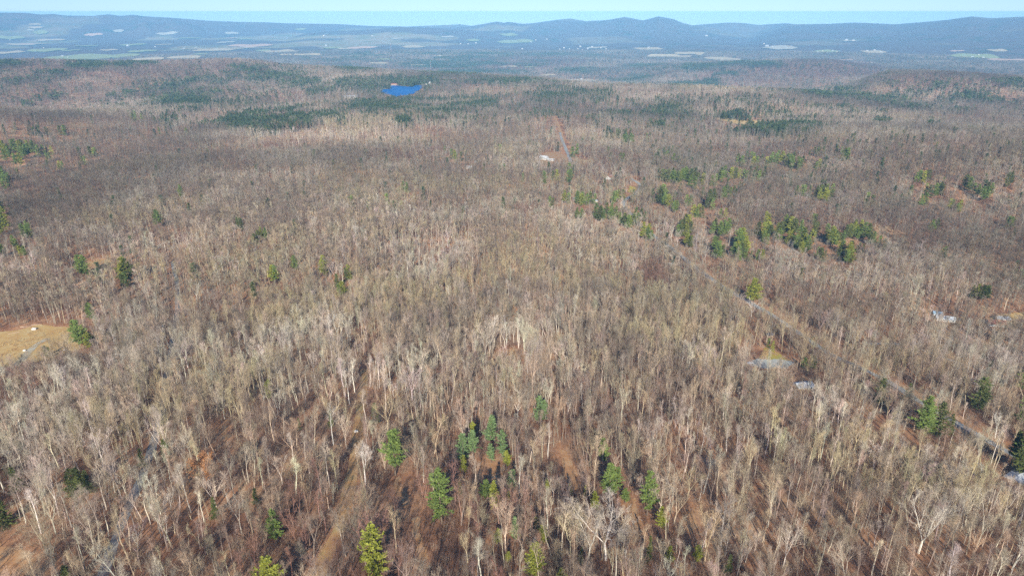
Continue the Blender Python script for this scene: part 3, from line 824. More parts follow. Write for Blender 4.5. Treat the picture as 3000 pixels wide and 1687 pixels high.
def bare_tint(x, y, px, py, n):
    a = fbm(x, y, 70, 61, 2) + .55 * rng.normal(size=n); b = fbm(x, y, 170, 71, 2)
    r = np.hypot(x, y)
    idx = np.where(a > .8, 1, np.where(a > .15, 0, np.where(a > -.35, 2, 5)))
    idx = np.where((b > .55) & (rng.random(n) < .5), 3, idx)
    idx = np.where((b < -.65) & (rng.random(n) < .4), 4, idx)
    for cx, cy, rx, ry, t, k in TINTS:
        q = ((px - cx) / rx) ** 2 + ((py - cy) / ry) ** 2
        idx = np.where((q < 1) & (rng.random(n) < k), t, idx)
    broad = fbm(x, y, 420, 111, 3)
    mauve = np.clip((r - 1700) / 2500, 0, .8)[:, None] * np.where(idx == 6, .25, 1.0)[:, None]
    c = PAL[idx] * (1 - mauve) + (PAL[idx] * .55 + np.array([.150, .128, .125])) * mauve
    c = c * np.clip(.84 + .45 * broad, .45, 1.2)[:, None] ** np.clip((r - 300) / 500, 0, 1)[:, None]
    c = c * (1 - .33 * np.clip((r - 350) / 700, 0, 1))[:, None] * np.where(r > 5500, .82, 1.0)[:, None]  # tint darkens with distance, painting in the self-shadow that coarse crowns lack
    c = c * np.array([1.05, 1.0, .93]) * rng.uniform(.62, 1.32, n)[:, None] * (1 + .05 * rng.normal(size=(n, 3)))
    return c, idx
def tint4(c): return np.column_stack([np.clip(c, 0, .8), np.ones(len(c))])

allx, ally, lod = [], [], []
for r0, r1, sp_, azl, l in ((118, 330, 5.5, .87, 0), (330, 620, 5.5, .84, 0), (620, 1500, 6.3, .80, 1), (1500, 2900, 8.0, .74, 2), (2900, 5500, 10.5, .70, 3), (5500, 9600, 16.0, .68, 4)):
    X, Y = grid(r0, r1, sp_, azl); allx.append(X); ally.append(Y); lod.append(np.full(len(X), l))
X, Y, LOD = np.concatenate(allx), np.concatenate(ally), np.concatenate(lod)
Z = H(X, Y)
PX, PY, PD = project(np.stack([X, Y, Z], -1))
keep = ~inmask(LOW, X, Y) & (rng.random(len(X)) < openness(PX, PY))
keep &= ~((np.abs(X - LAKE[0]) < 2.2 * LAKE[2]) & (np.abs(Y - LAKE[1]) < 2.2 * LAKE[3]) & near_lake(X, Y))
far_ = LOD >= 2
keep[far_] &= seen(X[far_], Y[far_], Z[far_] + 22)
f4 = LOD >= 3
kf = keep.copy(); kf[f4] &= ~in_fields(X[f4], Y[f4]); keep = kf
dens = fbm(X, Y, 90, 81, 2)
keep &= rng.random(len(X)) < np.clip(.92 + .45 * dens, .35, 1)
X, Y, Z, LOD, PX, PY, PD = (a[keep] for a in (X, Y, Z, LOD, PX, PY, PD))
share = con_share(X, Y, 10.0)
bg_share = np.where((PX > 1850) & (PY < 640) & (PY > 390), .016, 0) + np.where(PY > 640, np.where(PX > 1900, .004, .003), .006) + .03 * (LOD == 3) + .06 * (LOD == 4)
is_con = rng.random(len(X)) < np.maximum(share * 1.25, bg_share)
is_con &= ~((LOD == 0) & (PY > 700))

# ---- conifers one can pick out near and in the middle distance: (px, py of the crown's middle, height in metres)
MIDP = [(40,425,25),(62,430,24),(85,437,22),(20,440,25),(100,428,20),(5,425,26),(30,448,22),(72,445,20),(115,440,18),(50,468,20),(10,510,24),(18,530,20),(8,600,24),(20,632,24),(10,655,20),(534,559,17),(557,607,13),
 (460,636,18),(708,655,14),(758,690,13),(780,683,13),(240,772,20),(368,785,24),(372,815,14),(865,768,16),(950,772,19),(952,790,13),(801,798,17),(747,850,17),(988,822,15),
 (87,675,16),(186,485,14),(265,440,15),(281,443,14),(252,468,14),(153,438,14),(41,705,14),(140,460,14),(80,660,12),(15,730,13),(76,735,13),(273,908,14),
 (1182,542,12),(1031,586,12),(1134,582,13),(1079,600,9),(1163,597,10),(1177,598,10),(1217,503,9),(1023,793,14),(1006,840,13),(1323,449,15),(1337,462,15),(1304,437,12),
 (1466,435,14),(1460,430,12),(1418,491,13),(1596,518,16),(1631,511,14),(1667,491,15),(1673,513,16),(1532,518,11),(1464,493,11),(1619,594,12),(1654,574,14),(1692,575,14),
 (1705,578,14),(1719,580,13),(1728,574,12),(1797,576,14),(1824,567,12),(1745,616,18),(1760,622,16),(1790,612,15),(1804,620,14),(1815,636,13),(1830,642,15),(1845,646,13),
 (1858,638,12),(1878,625,14),(1890,632,12),(1884,672,18),(1898,682,14),(1826,406,17),(1838,410,17),(1848,402,15),(1815,392,15),(1832,388,15),(1691,435,16),(1826,460,14),
 (1903,400,15),(1973,462,15),(1966,450,14),(1940,510,15),(1955,513,17),(1970,508,17),(1985,518,17),(1998,512,16),(1934,568,21),(1944,582,15),(1981,603,15),(1691,623,14),
 (1990,662,15),(1996,672,13),(2008,505,17),(2022,512,18),(2036,508,17),(2020,530,16),(2045,520,15),(2160,464,17),(2172,468,15),(2206,464,18),(2216,472,16),(2255,470,17),
 (2272,464,17),(2290,460,19),(2305,466,18),(2322,462,18),(2335,472,16),(2350,470,15),(2122,500,16),(2114,514,15),(2097,524,14),(2141,505,15),(2166,507,13),(2215,500,14),(2222,514,13),
 (2186,512,13),(2075,575,18),(2072,590,13),(2120,563,15),(2030,613,14),(2046,612,14),(2333,559,15),(2370,558,14),(2388,562,16),(2402,560,17),(2418,556,14),(2436,552,14),(2420,572,13),
 (2538,578,14),(2690,512,14),(2705,516,15),(2720,510,14),(2824,528,17),(2957,522,18),(2862,556,15),(2876,565,17),(2890,550,15),(2720,556,14),(2738,553,15),(2748,548,13),(2696,586,15),
 (2780,594,12),(2810,598,12),(2468,453,15),(2482,448,17),(2449,441,14),(2395,443,14),(2398,478,13),(2385,440,12),(2095,660,17),(2108,668,18),(2120,662,16),(2016,650,19),(2020,664,14),
 (2010,700,16),(2024,704,13),(2090,712,18),(2098,728,19),(2106,738,15),(2160,692,20),(2168,712,20),(2172,732,18),(2158,722,16),(2184,742,14),(2232,672,18),(2246,668,17),(2256,676,15),
 (2235,690,13),(2300,650,18),(2315,656,19),(2328,662,16),(2286,668,16),(2282,684,14),(2305,692,15),(2340,690,22),(2352,704,19),(2330,706,16),(2346,722,15),(2381,669,15),(2376,684,12),
 (2420,676,17),(2434,688,20),(2446,694,16),(2475,680,18),(2486,672,16),(2466,692,14),(2515,664,18),(2528,672,18),(2508,680,14),(2558,694,14),(2574,702,13),(2466,722,15),(2482,728,18),
 (2490,744,18),(2470,746,14),(2515,722,12),(2402,742,15),(2414,746,13),(2232,747,13),(2766,735,13),(2726,660,15),(2207,846,22),(2860,850,14),(2876,853,15),(2888,850,13),
 (2389,640,12),(2244,634,14),(2250,1000,7),(2572,1138,17),(2656,1139,11),(2690,1208,24),(2706,1218,19),(2739,1217,21),(2780,1231,12),(2861,1143,22),(2872,1156,14),(2960,1300,18),
 (2985,1312,19),(2975,1335,15),(3000,1330,18),(2991,1104,18),(2988,1185,18),(2355,1058,8),(2384,1054,10),(2895,1070,11),(248,968,21),(262,990,12),(136,1024,8),(147,1026,8),
 (391,343,20),(417,343,17),(454,349,15),(190,380,18),(547,384,15),(468,382,13),(2110,622,12),(2140,560,12),(2010,585,13),(2960,650,14)]
# near conifers: (px, py top, py ground, width factor, hue)   hue 0 green, 1 yellow green, 2 blue green, 3 dull dark
FORE = [(1159,1251,1392,1.15,0),(1295,1366,1532,.85,0),(1104,1536,1690,1.05,1),(1433,1217,1318,.95,2),(1357,1266,1352,1.0,2),(1386,1260,1344,1.05,2),(1474,1258,1340,.9,2),
 (1440,1296,1356,.8,2),(1101,1178,1245,1.0,3),(1388,1232,1290,.9,1),(1577,1156,1240,.8,2),(1590,1168,1238,.8,2),(1768,1280,1362,.7,0),(1786,1352,1458,1.0,0),(1800,1366,1452,.8,0),
 (1895,1373,1512,.62,0),(1832,1428,1474,1.1,0),(1740,1436,1502,.85,1),(1936,1480,1556,.8,1),(1425,1402,1462,1.1,0),(1446,1400,1505,.6,1),(1499,1374,1436,.9,2),(1490,1438,1466,1,1),
 (1569,1588,1700,.9,1),(1590,1536,1588,1.3,1),(1570,1512,1552,.9,1),(1459,1546,1598,.9,1),(1508,1512,1600,.7,2),(1960,1598,1654,.9,1),(1647,1662,1720,1.1,1),(1668,1408,1452,.9,3),
 (1602,1398,1440,.8,1),(1488,1612,1648,.9,1),(1898,1566,1645,.6,3),(1716,1420,1452,1.0,1),(1360,1330,1388,.7,1),(1486,1316,1372,.8,1),(809,1490,1590,.85,0),(794,1628,1750,1.15,1),
 (240,1366,1440,1.7,3),(212,1372,1440,1.3,3),(262,1376,1442,1.2,3),(12,1452,1540,1.3,3),(205,1652,1720,1.3,3),(791,1110,1168,.9,1),(752,1428,1480,1,3),(633,1452,1520,.9,3),
 (491,1284,1345,1.1,3),(970,1200,1256,.8,3),(878,1222,1262,.8,3),(58,1366,1440,1.2,3),(742,1075,1110,.8,3),(2132,1620,1680,.9,3),(1700,1600,1650,.7,3),(2262,996,1030,.7,1),
 (1350,1400,1452,.7,3),(1300,1210,1250,.8,3),(2040,1590,1650,.8,1),(420,1310,1370,.9,3),(1120,1700,1760,1,0)]
HUE = np.array([(.165,.220,.055), (.27,.28,.045), (.185,.265,.105), (.115,.130,.040)])
HNAME = ['fresh green', 'yellow green', 'pale blue green', 'dull dark green']
con_obj = []      # x, y, z, h, wf, tint, hue, px, py
g = hit([f[0] for f in FORE], [f[2] for f in FORE])
for f, p in zip(FORE, g):
    zc = p[1] * cp - p[2] * sp
    lo, hi = 1., 45.
    for _ in range(25):
        m = .5 * (lo + hi); q = project(np.array([p[0], p[1], p[2] + m]))[1]
        if q > f[1]: lo = m
        else: hi = m
    con_obj.append((p[0], p[1], p[2], m, f[3] * 1.22, HUE[f[4]] * random.uniform(.9, 1.12), f[4], f[0], .5 * (f[1] + f[2]), zc))
MIDP += [(a + random.choice([-1, 1]) * random.uniform(7, 15), b + random.uniform(-6, 8), c - random.uniform(0, 2)) for a, b, c in MIDP if b < 1000 and (a > 1600 or a < 400 or random.random() < .4)]
mx, my, mh = (np.array(v, float) for v in zip(*MIDP))
p = hit(mx, my)
zc = p[:, 1] * cp - p[:, 2] * sp
mh = np.minimum(mh * np.where(my < 600, 1.42, np.where(my < 700, 1.28, 1.15)), 29)
dy = .66 * mh * F_PX * .93 / zc
p = hit(mx, my + dy)
for q, h_, a, b in zip(p, mh, mx, my):
    hue = random.choice([0, 0, 0, 1, 3, 3])
    r = math.hypot(q[0], q[1])
    con_obj.append((q[0], q[1], q[2], h_ * 1.05, random.uniform(1.05, 1.45), HUE[hue] * random.uniform(.85, 1.2) * (1.12 if r > 900 else 1), hue, a, b, q[1] * cp - q[2] * sp))
taken = np.array([(c[0], c[1]) for c in con_obj])
# bare trees must not stand inside the placed conifers
def too_close(x, y, near_r):
    out = np.zeros(len(x), bool)
    for (a, b), rad in zip(taken, near_r): out |= (x - a) ** 2 + (y - b) ** 2 < rad * rad
    return out
tc = too_close(X, Y, [c[3] * .16 * c[4] for c in con_obj])
# leave the view to the placed conifers open: thin bare trees just in front of them
for c in con_obj:
    r = math.hypot(c[0], c[1]); ux, uy = c[0] / r, c[1] / r
    dp = c[3] * (1.1 if r < 420 else 1.0)
    a = (c[0] - X) * ux + (c[1] - Y) * uy; b = np.abs((X - c[0]) * uy - (Y - c[1]) * ux)
    tc |= (a > 0) & (a < dp * (1.6 if r < 420 else 2.6)) & (b < c[3] * .25 * c[4]) & (rng.random(len(X)) < (.85 if r < 420 else .82))
X, Y, Z, LOD, PX, PY, PD, is_con = (a[~tc] for a in (X, Y, Z, LOD, PX, PY, PD, is_con))

n = len(X)
hts = np.clip(rng.normal(19.5, 2.9, n), 11, 27) * np.clip(.88 + (np.hypot(X, Y) - 300) / 1500, .88, 1) * np.where(LOD == 0, rng.choice([1, .75, .52], n, p=[.60, .26, .14]), 1.0)
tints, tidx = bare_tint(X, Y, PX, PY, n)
rot = np.column_stack([rng.normal(0, .045, n), rng.normal(0, .045, n), rng.uniform(0, 6.283, n)])

# ---- the 300 bare trees that show largest are things of their own
inframe = (PX > 8) & (PX < 2992) & (PY - hts * F_PX * .72 / PD > 0) & (PY - .5 * hts * F_PX * .75 / PD < 1680)
size = np.where(inframe & ~is_con & (LOD == 0) & (hts > 12), hts / PD, 0)
order = np.argsort(-size)[:300]
pick = np.zeros(n, bool); pick[order] = True
SZ = [(20.5, 'very tall'), (18.3, 'tall'), (15.8, 'mid sized'), (0, 'short')]
FW = {'straight': 'straight trunk', 'slender': 'narrow crown', 'forked': 'forked trunk', 'broad': 'wide crown', 'multi': 'three stems',
      'bent': 'leaning trunk', 'snag': 'few branches'}
LM = [(1104, 1610, 'the yellow green pine at the bottom'), (1295, 1445, 'the tall narrow pine'), (1159, 1330, 'the broad pine beside the track'),
      (1786, 1405, 'the bright green pine'), (1895, 1440, 'the tall ragged pine'), (1569, 1640, 'the small yellow pine at the bottom'),
      (794, 1660, 'the pine cut by the bottom edge'), (809, 1530, 'the lone slim pine'), (240, 1400, 'the dark hemlock thicket'), (610, 1385, 'the rust leaved oak'),
      (1433, 1260, 'the group of pale green pines'), (1700, 1450, 'the leaning dead trunk'), (1775, 1560, 'the broadest maple'), (2690, 1550, 'the rounded pale maple'),
      (340, 1600, 'the lower gravel road'), (430, 1350, 'the gravel road bend'), (975, 1600, 'the dirt track'), (1050, 1200, 'the upper dirt track'),
      (60, 1650, 'the lower left corner'), (2960, 1640, 'the lower right corner'), (2200, 1650, 'the forest floor at bottom right'), (2450, 1650, 'the bottom of the right forest'),
      (2700, 1660, 'the slope under the rounded maple'), (560, 1660, 'the bottom left brush'), (1350, 1660, 'the bottom centre brush'), (1980, 1640, 'the red brush at the bottom'),
      (120, 1010, 'the left grass clearing'), (248, 970, 'the dark pine at the clearing'), (480, 900, 'the upper gravel road'), (368, 785, 'the big pine above the clearing'),
      (20, 630, 'the left edge pines'), (50, 430, 'the upper left pine clump'), (230, 460, 'the scattered upper left pines'), (534, 559, 'the lone pines left of centre'),
      (780, 690, 'the paired small pines'), (908, 772, 'the row of four pines'), (747, 850, 'the lowest of the middle pines'), (1134, 582, 'the small pines above centre'),
      (1323, 449, 'the hidden cottage'), (1605, 485, 'the long white house'), (1710, 578, 'the conifer row by the shed'), (1800, 625, 'the pines below the shed'),
      (1865, 545, 'the road bend'), (1888, 675, 'the pine touching the road'), (1832, 400, 'the pine clump past the road'), (1960, 512, 'the pines right of the bend'),
      (1934, 574, 'the lone dark spruce'), (2025, 515, 'the dense clump above the road'), (2110, 665, 'the pines over the lake road'), (2170, 720, 'the tall column of pines'),
      (2098, 728, 'the pines nearest the road'), (2110, 510, 'the loose string of pines'), (2207, 847, 'the lone roadside pine'), (2300, 464, 'the long upper pine row'),
      (2245, 672, 'the pine pair on the slope'), (2310, 660, 'the central slope pines'), (2344, 705, 'the thickest slope clump'), (2434, 686, 'the tall slope pines'),
      (2400, 561, 'the pines of the upper slope'), (2520, 670, 'the pines by the leafy slope'), (2480, 735, 'the lowest slope clump'), (2460, 447, 'the ridge pines'),
      (2705, 514, 'the upper right pine row'), (2740, 554, 'the thin right pine row'), (2876, 561, 'the far right pine clump'), (2957, 522, 'the far right lone pine'),
      (2766, 735, 'the lone pine at right'), (2873, 851, 'the pines above the brown roof'), (2768, 930, 'the long white building'), (2920, 950, 'the brown roofed house'),
      (2270, 1060, 'the gravel yard'), (2352, 1125, 'the white roofed cottage'), (2690, 1214, 'the roadside pine pair'), (2572, 1139, 'the slim roadside pine'),
      (2861, 1143, 'the ragged right pine'), (2980, 1310, 'the pines at the road end'), (400, 343, 'the pair of dark spruces'), (190, 380, 'the spruce at far left'),
      (1175, 266, 'the blue lake'), (1500, 1040, 'the orange opening'), (1146, 145, 'the tall radio mast'), (1262, 192, 'the shorter radio mast'), (1063, 142, 'the orange far field'),
      (300, 170, 'the wide green far field'), (1510, 124, 'the pale green valley field'), (1690, 146, 'the valley village'), (1960, 168, 'the tan hill field'), (2283, 141, 'the pale right field'),
      (2855, 168, 'the right edge fields'), (2490, 122, 'the mountain foot'), (2430, 153, 'the valley right of the purple hill'), (1700, 237, 'the nearest valley field'),
      (1470, 90, 'the double peaked mountain'), (500, 140, 'the left valley fields'), (1350, 131, 'the middle valley slope')]
def place_words(px, py):
    best = min(LM, key=lambda l: math.hypot(px - l[0], (py - l[1]) * 1.2))
    dx, dy_ = px - best[0], py - best[1]
    d = math.hypot(dx, dy_)
    if d < 12: return 'at ' + best[2]
    far = 'far ' if d > 130 else ('just ' if d < 45 else '')
    if abs(dx) > abs(dy_): w_ = 'right of ' if dx > 0 else 'left of '
    else: w_ = 'below ' if dy_ > 0 else 'above '
    return far + w_ + best[2]
PENDING = []
def later(o, label, px):
    PENDING.append((label, px, o))
def settle():
    """two things may come out with the same words: tell them apart by their order from the left"""
    by = {}
    for lb, px, o in PENDING: by.setdefault(lb, []).append((px, o))
    num = ['', '', 'second', 'third', 'fourth', 'fifth', 'sixth', 'seventh', 'eighth', 'ninth']
    for lb, items in by.items():
        if len(items) == 1: items[0][1]['label'] = lb if len(lb.split()) <= 14 else lb.replace(' the ', ' ').replace('mid sized ', ''); continue
        items.sort(key=lambda t: t[0])
        for k, (px, o) in enumerate(items):
            w_ = 'leftmost' if k == 0 else ('rightmost' if k == len(items) - 1 else num[min(k + 1, 9)] + ' from left')
            t_ = lb + ', ' + w_
            if len(t_.split()) > 14: t_ = t_.replace(' the ', ' ').replace('mid sized ', '')
            p_ = t_.split(', ')
            if len(t_.split()) > 14 and len(p_) > 3: t_ = ', '.join([p_[0]] + p_[2:])
            o['label'] = t_
VF = rng.integers(0, len(NEAR), n)
sn = np.array([FORMS[v] == 'snag' for v in VF]); VF = np.where(sn & (rng.random(n) < .6), 1, VF)
for i in sorted(order, key=lambda q: PX[q]):
    v = int(VF[i]); fm = FORMS[v]; hh = hts[i]
    mpx, mpy, _ = project(np.array([X[i], Y[i], Z[i] + hh * .55]))
    e = link('bare_tree', None, None, (X[i], Y[i], Z[i]))
    s = hh / 20
    e.scale = (s * random.uniform(.75, 1.08),) * 2 + (s,)
    e.rotation_euler = tuple(rot[i])
    sz = next(w for t, w in SZ if hh > t)
    pw = place_words(mpx, mpy)
    look = '%s %s bare tree with %s' % (sz, PNAME[tidx[i]], FW[fm])
    tag(e, None, 'tree', 'bare trees in the nearest forest')
    later(e, '%s %s tree, %s, %s' % (sz, PNAME[tidx[i]], FW[fm], pw), mpx)
    for nm, me in (('trunk', NEAR[v][1]), ('crown', NEAR[v][2])):
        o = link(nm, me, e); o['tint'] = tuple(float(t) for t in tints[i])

# ---- placed conifers as things (the largest 300), the others join the far stands
con_obj.sort(key=lambda c: -c[3] / c[9])
hs = {}
for k, c in enumerate(con_obj[:300]):
    x, y, z, h_, wf, tn, hue, a, b, _ = c
    e = link('pine_tree', None, None, (x, y, z))
    s = h_ / 20
    v = random.choice([0, 1, 2, 4, 5]) if wf > .75 else random.choice([1, 4])
    if hue == 3 and h_ < 16: v = 3
    e.scale = (s * wf, s * wf, s); e.rotation_euler = (random.gauss(0, .03), random.gauss(0, .03), random.uniform(0, 6.28))
    sz = 'tall' if h_ > 19 else ('medium' if h_ > 14 else 'small')
    where = 'in the foreground' if b > 1150 else ('in the middle distance' if b > 640 else 'in the farther forest')
    pw = place_words(a, b)
    tag(e, None, 'tree', 'conifers standing among the bare trees')
    later(e, '%s %s %sconifer, %s' % (sz, HNAME[hue], 'slim ' if wf < .9 else '', pw), a)
    for nm, me in (('trunk', PN[v][0]), ('crown', PN[v][1])):
        o = link(nm, me, e); o['tint'] = tuple(float(t) for t in tn)
rest_con = con_obj[300:]

# ---- the rest of the bare trees: one mass
m = ~is_con & ~pick
protos = [q[3] for q in NEAR] + MID + FAR
nN, nM, nF = len(NEAR), len(MID), len(FAR)
lo = LOD[m]; k = m.sum()
var = np.where(lo == 0, VF[m], np.where(lo == 1, nN + rng.integers(0, nM, k), nN + nM + rng.integers(0, nF, k)))
ws = np.select([lo == 0, lo == 1, lo == 2, lo == 3, lo == 4], [1.0, 1.0, 1.0, 1.45, 2.3])
hsc = hts[m] / 20 * np.where(lo == 4, 1.05, 1.0)
nw_ = np.where(lo == 0, .88, 1.0)
scl = np.column_stack([hsc * ws * nw_ * rng.uniform(.85, 1.2, k), hsc * ws * nw_ * rng.uniform(.85, 1.2, k), hsc])
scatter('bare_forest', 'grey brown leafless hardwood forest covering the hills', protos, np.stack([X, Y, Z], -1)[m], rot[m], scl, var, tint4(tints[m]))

# ---- far conifers: one mass
m = is_con
k = m.sum()
lo = LOD[m]
hc = rng.uniform(17, 26, k)
ct = np.array([(.105,.140,.050), (.070,.095,.040), (.14,.155,.050)])[rng.choice(3, k, p=[.4, .45, .15])] * rng.uniform(.6, 1.15, k)[:, None]
ws = np.select([lo == 1, lo == 2, lo == 3, lo == 4], [1.0, 1.1, 1.4, 2.1], 1.0)
var = np.where(lo <= 2, rng.integers(0, 5, k), 5 + rng.integers(0, 5, k))
P = np.stack([X, Y, Z], -1)[m]
scl = np.column_stack([hc / 20 * ws, hc / 20 * ws, hc / 20])
rt = rot[m]; tt = tint4(ct)
if rest_con:
    P = np.vstack([P, [(c[0], c[1], c[2]) for c in rest_con]])
    scl = np.vstack([scl, [(c[3] / 20 * c[4],) * 2 + (c[3] / 20,) for c in rest_con]])
    var = np.concatenate([var, rng.integers(0, 5, len(rest_con))])
    rt = np.vstack([rt, np.zeros((len(rest_con), 3))]); tt = np.vstack([tt, tint4(np.array([c[5] for c in rest_con]))])
scatter('conifer_stands', 'dark green conifer stands spread over the far hills and round the lake', PM + PF, P, rt, scl, var, tt)

# ---- undergrowth
bx, by = grid(115, 620, 2.7, .86)
bx2, by2 = grid(620, 1250, 4.6, .80)
bx, by = np.concatenate([bx, bx2]), np.concatenate([by, by2])
k = ~inmask(CLEAR, bx, by)
bx, by = bx[k], by[k]
nb = len(bx)
den = fbm(bx, by, 45, 91, 2)
bpx, bpy_, _ = project(np.stack([bx, by, H(bx, by)], -1))
k = rng.random(nb) < np.clip(.72 + .55 * den, .2, 1) * np.clip(openness(bpx, bpy_) * 1.1 - .1, .08, 1)
bx, by, den = bx[k], by[k], den[k]; nb = len(bx)
bz = H(bx, by)
bc = np.array([(.21,.115,.09), (.29,.19,.14), (.40,.34,.27), (.14,.08,.07)])[rng.choice(4, nb, p=[.30, .28, .26, .16])] * rng.uniform(.8, 1.2, nb)[:, None]
s = rng.uniform(.6, 1.5, nb)
clr = [hit([p_[0] for p_ in q_], [p_[1] for p_ in q_]) for q_ in ([(-60,1000),(0,985),(60,978),(110,964),(150,975),(218,968),(232,1020),(160,1040),(60,1056),(-60,1080)],
       [(2225,1052),(2232,1036),(2250,1016),(2262,1020),(2290,1042),(2318,1058)], [(185,792),(250,768),(330,756),(338,775),(265,792),(200,804)])]
tx, ty = [], []
for q_ in clr:
    a_ = rng.uniform(q_[:, 0].min(), q_[:, 0].max(), 2600); b_ = rng.uniform(q_[:, 1].min(), q_[:, 1].max(), 2600)
    k_ = in_poly(q_, a_, b_) & (fbm(a_, b_, 9, 201, 2) > -.25)
    tx.append(a_[k_]); ty.append(b_[k_])
tx, ty = np.concatenate(tx), np.concatenate(ty); nt_ = len(tx)
bx, by, bz = np.concatenate([bx, tx]), np.concatenate([by, ty]), np.concatenate([bz, H(tx, ty)])
bc = np.vstack([bc, np.array([(.52,.36,.17), (.42,.30,.16), (.34,.20,.11), (.55,.46,.26)])[rng.integers(0, 4, nt_)]])
s = np.concatenate([s, rng.uniform(.2, .5, nt_)]); nb = len(bx)
scatter('undergrowth', 'reddish brown leafless brush and saplings under the trees', SHR, np.stack([bx, by, bz], -1),
        np.column_stack([np.zeros(nb), np.zeros(nb), rng.uniform(0, 6.28, nb)]), np.column_stack([s * 1.1, s * 1.1, s]), rng.integers(0, 6, nb), tint4(bc))

# ---- special trees
def special(px, pytop, pyg, name, label, cat, parts, tint, w=1.0, tilt=(0, 0)):
    p = hit(px, pyg); lo_, hi_ = 1., 45.
    for _ in range(25):
        m_ = .5 * (lo_ + hi_); q = project(np.array([p[0], p[1], p[2] + m_]))[1]
        if q > pytop: lo_ = m_
        else: hi_ = m_
    e = link(name, None, None, tuple(p)); s_ = m_ / 20
    e.scale = (s_ * w, s_ * w, s_); e.rotation_euler = (tilt[0], tilt[1], random.uniform(0, 6))
    if any(tilt): e.rotation_euler.z = 0
    tag(e, label, cat)
    for nm, me in parts:
        o = link(nm, me, e); o['tint'] = tint
    return e
tr, cr = MB(), MB(); leafy(random.Random(9), 20.0, tr, cr, 1)
rust = [('trunk', tr.mesh('trunk', [M_bark])), ('crown', cr.mesh('crown', [M_leaf, M_leaf]))]
special(610, 1340, 1450, 'oak_tree', 'tree still holding rusty orange leaves, left of the dirt track', 'tree', rust, (.42, .20, .085), .9)
special(1500, 905, 960, 'oak_tree', 'small tree with rusty leaves in the centre above the open ground', 'tree', rust, (.40, .20, .10), .9)
special(772, 404, 420, 'larch_tree', 'golden larch at the edge of the far conifer stand', 'tree', rust, (.62, .36, .07), 1.5)
special(762, 408, 422, 'larch_tree', 'left, smaller one of the pair of golden larches', 'tree', rust, (.58, .34, .08), 1.3)
special(992, 392, 408, 'larch_tree', 'golden larch right of the pair, near the centre conifers', 'tree', rust, (.60, .34, .08), 1.6)
special(1775, 1490, 1640, 'maple_tree', 'broadest leafless maple, pale branches fanning wide, bottom right of centre', 'tree', [('trunk', NEAR[4][1]), ('crown', NEAR[4][2])], (.58, .53, .49), 1.35)
special(2690, 1480, 1620, 'maple_tree', 'dense rounded pale maple standing among bare trunks at lower right', 'tree', [('trunk', NEAR[11][1]), ('crown', NEAR[11][2])], (.60, .57, .50), 1.2)
special(2400, 1143, 1215, 'birch_tree', 'white birch with bright fan crown just below the white roof', 'tree', [('trunk', NEAR[11][1]), ('crown', NEAR[11][2])], (.78, .75, .72), 1.1)
special(2200, 885, 930, 'birch_tree', 'white crowned birch on the left edge of the lake road', 'tree', [('trunk', NEAR[4][1]), ('crown', NEAR[4][2])], (.74, .71, .68), 1.2)
special(880, 632, 672, 'birch_tree', 'lone white crowned birch in the left middle forest', 'tree', [('trunk', NEAR[4][1]), ('crown', NEAR[4][2])], (.76, .74, .70), 1.1)
special(1072, 1300, 1420, 'birch_tree', 'bone white forked tree just left of the broad pine', 'tree', [('trunk', NEAR[7][1]), ('crown', NEAR[7][2])], (.76, .72, .68), 1.1)
special(1690, 1415, 1492, 'dead_trunk', 'broken pale dead trunk leaning right across open ground', 'dead tree', [('trunk', NEAR[10][1]), ('crown', NEAR[10][2])], (.60, .50, .40), .9, (0.0, .55))

# ------------------------------------------------------------------ houses
M_white = simple('white_siding', (.50, .50, .48), .7, .1)
M_grey = simple('grey_siding', (.45, .46, .46), .7, .08)
M_beige = simple('beige_siding', (.62, .55, .45), .7, .08)
M_roofg = simple('grey_shingles', (.46, .47, .48), .8, .12)
M_roofw = simple('white_metal_roof', (.42, .44, .46), .7, .15)
M_roofr = simple('red_brown_shingles', (.30, .14, .10), .85, .15)
M_roofb = simple('blue_metal_roof', (.25, .36, .46), .5, .1)
M_roofd = simple('dark_shingles', (.14, .13, .13), .85, .15)
M_glass = NT('window_glass').done((.03, .04, .05), .1, .6)
M_wood = simple('weathered_wood', (.42, .32, .23), .85, .2)
def roofs(L, Wd, hw, rise, over=.5, th=.22):
    m_ = MB(); h0, h1 = hw, hw + rise
    for s_ in (-1, 1):
        k_ = len(m_.V); y = s_ * (Wd / 2 + over); zl = h0 - over * rise / (Wd / 2)
        x = L / 2 + over
        for a, b, c in ((-x, y, zl), (x, y, zl), (x, 0, h1), (-x, 0, h1)):
            m_.V += [Vector((a, b, c)), Vector((a, b, c + th))]
        f = [(k_, k_+2, k_+4, k_+6), (k_+1, k_+3, k_+5, k_+7), (k_, k_+2, k_+3, k_+1), (k_+2, k_+4, k_+5, k_+3), (k_+6, k_, k_+1, k_+7), (k_+4, k_+6, k_+7, k_+5)]
        m_.F += f; m_.I += [0] * 6
    return m_
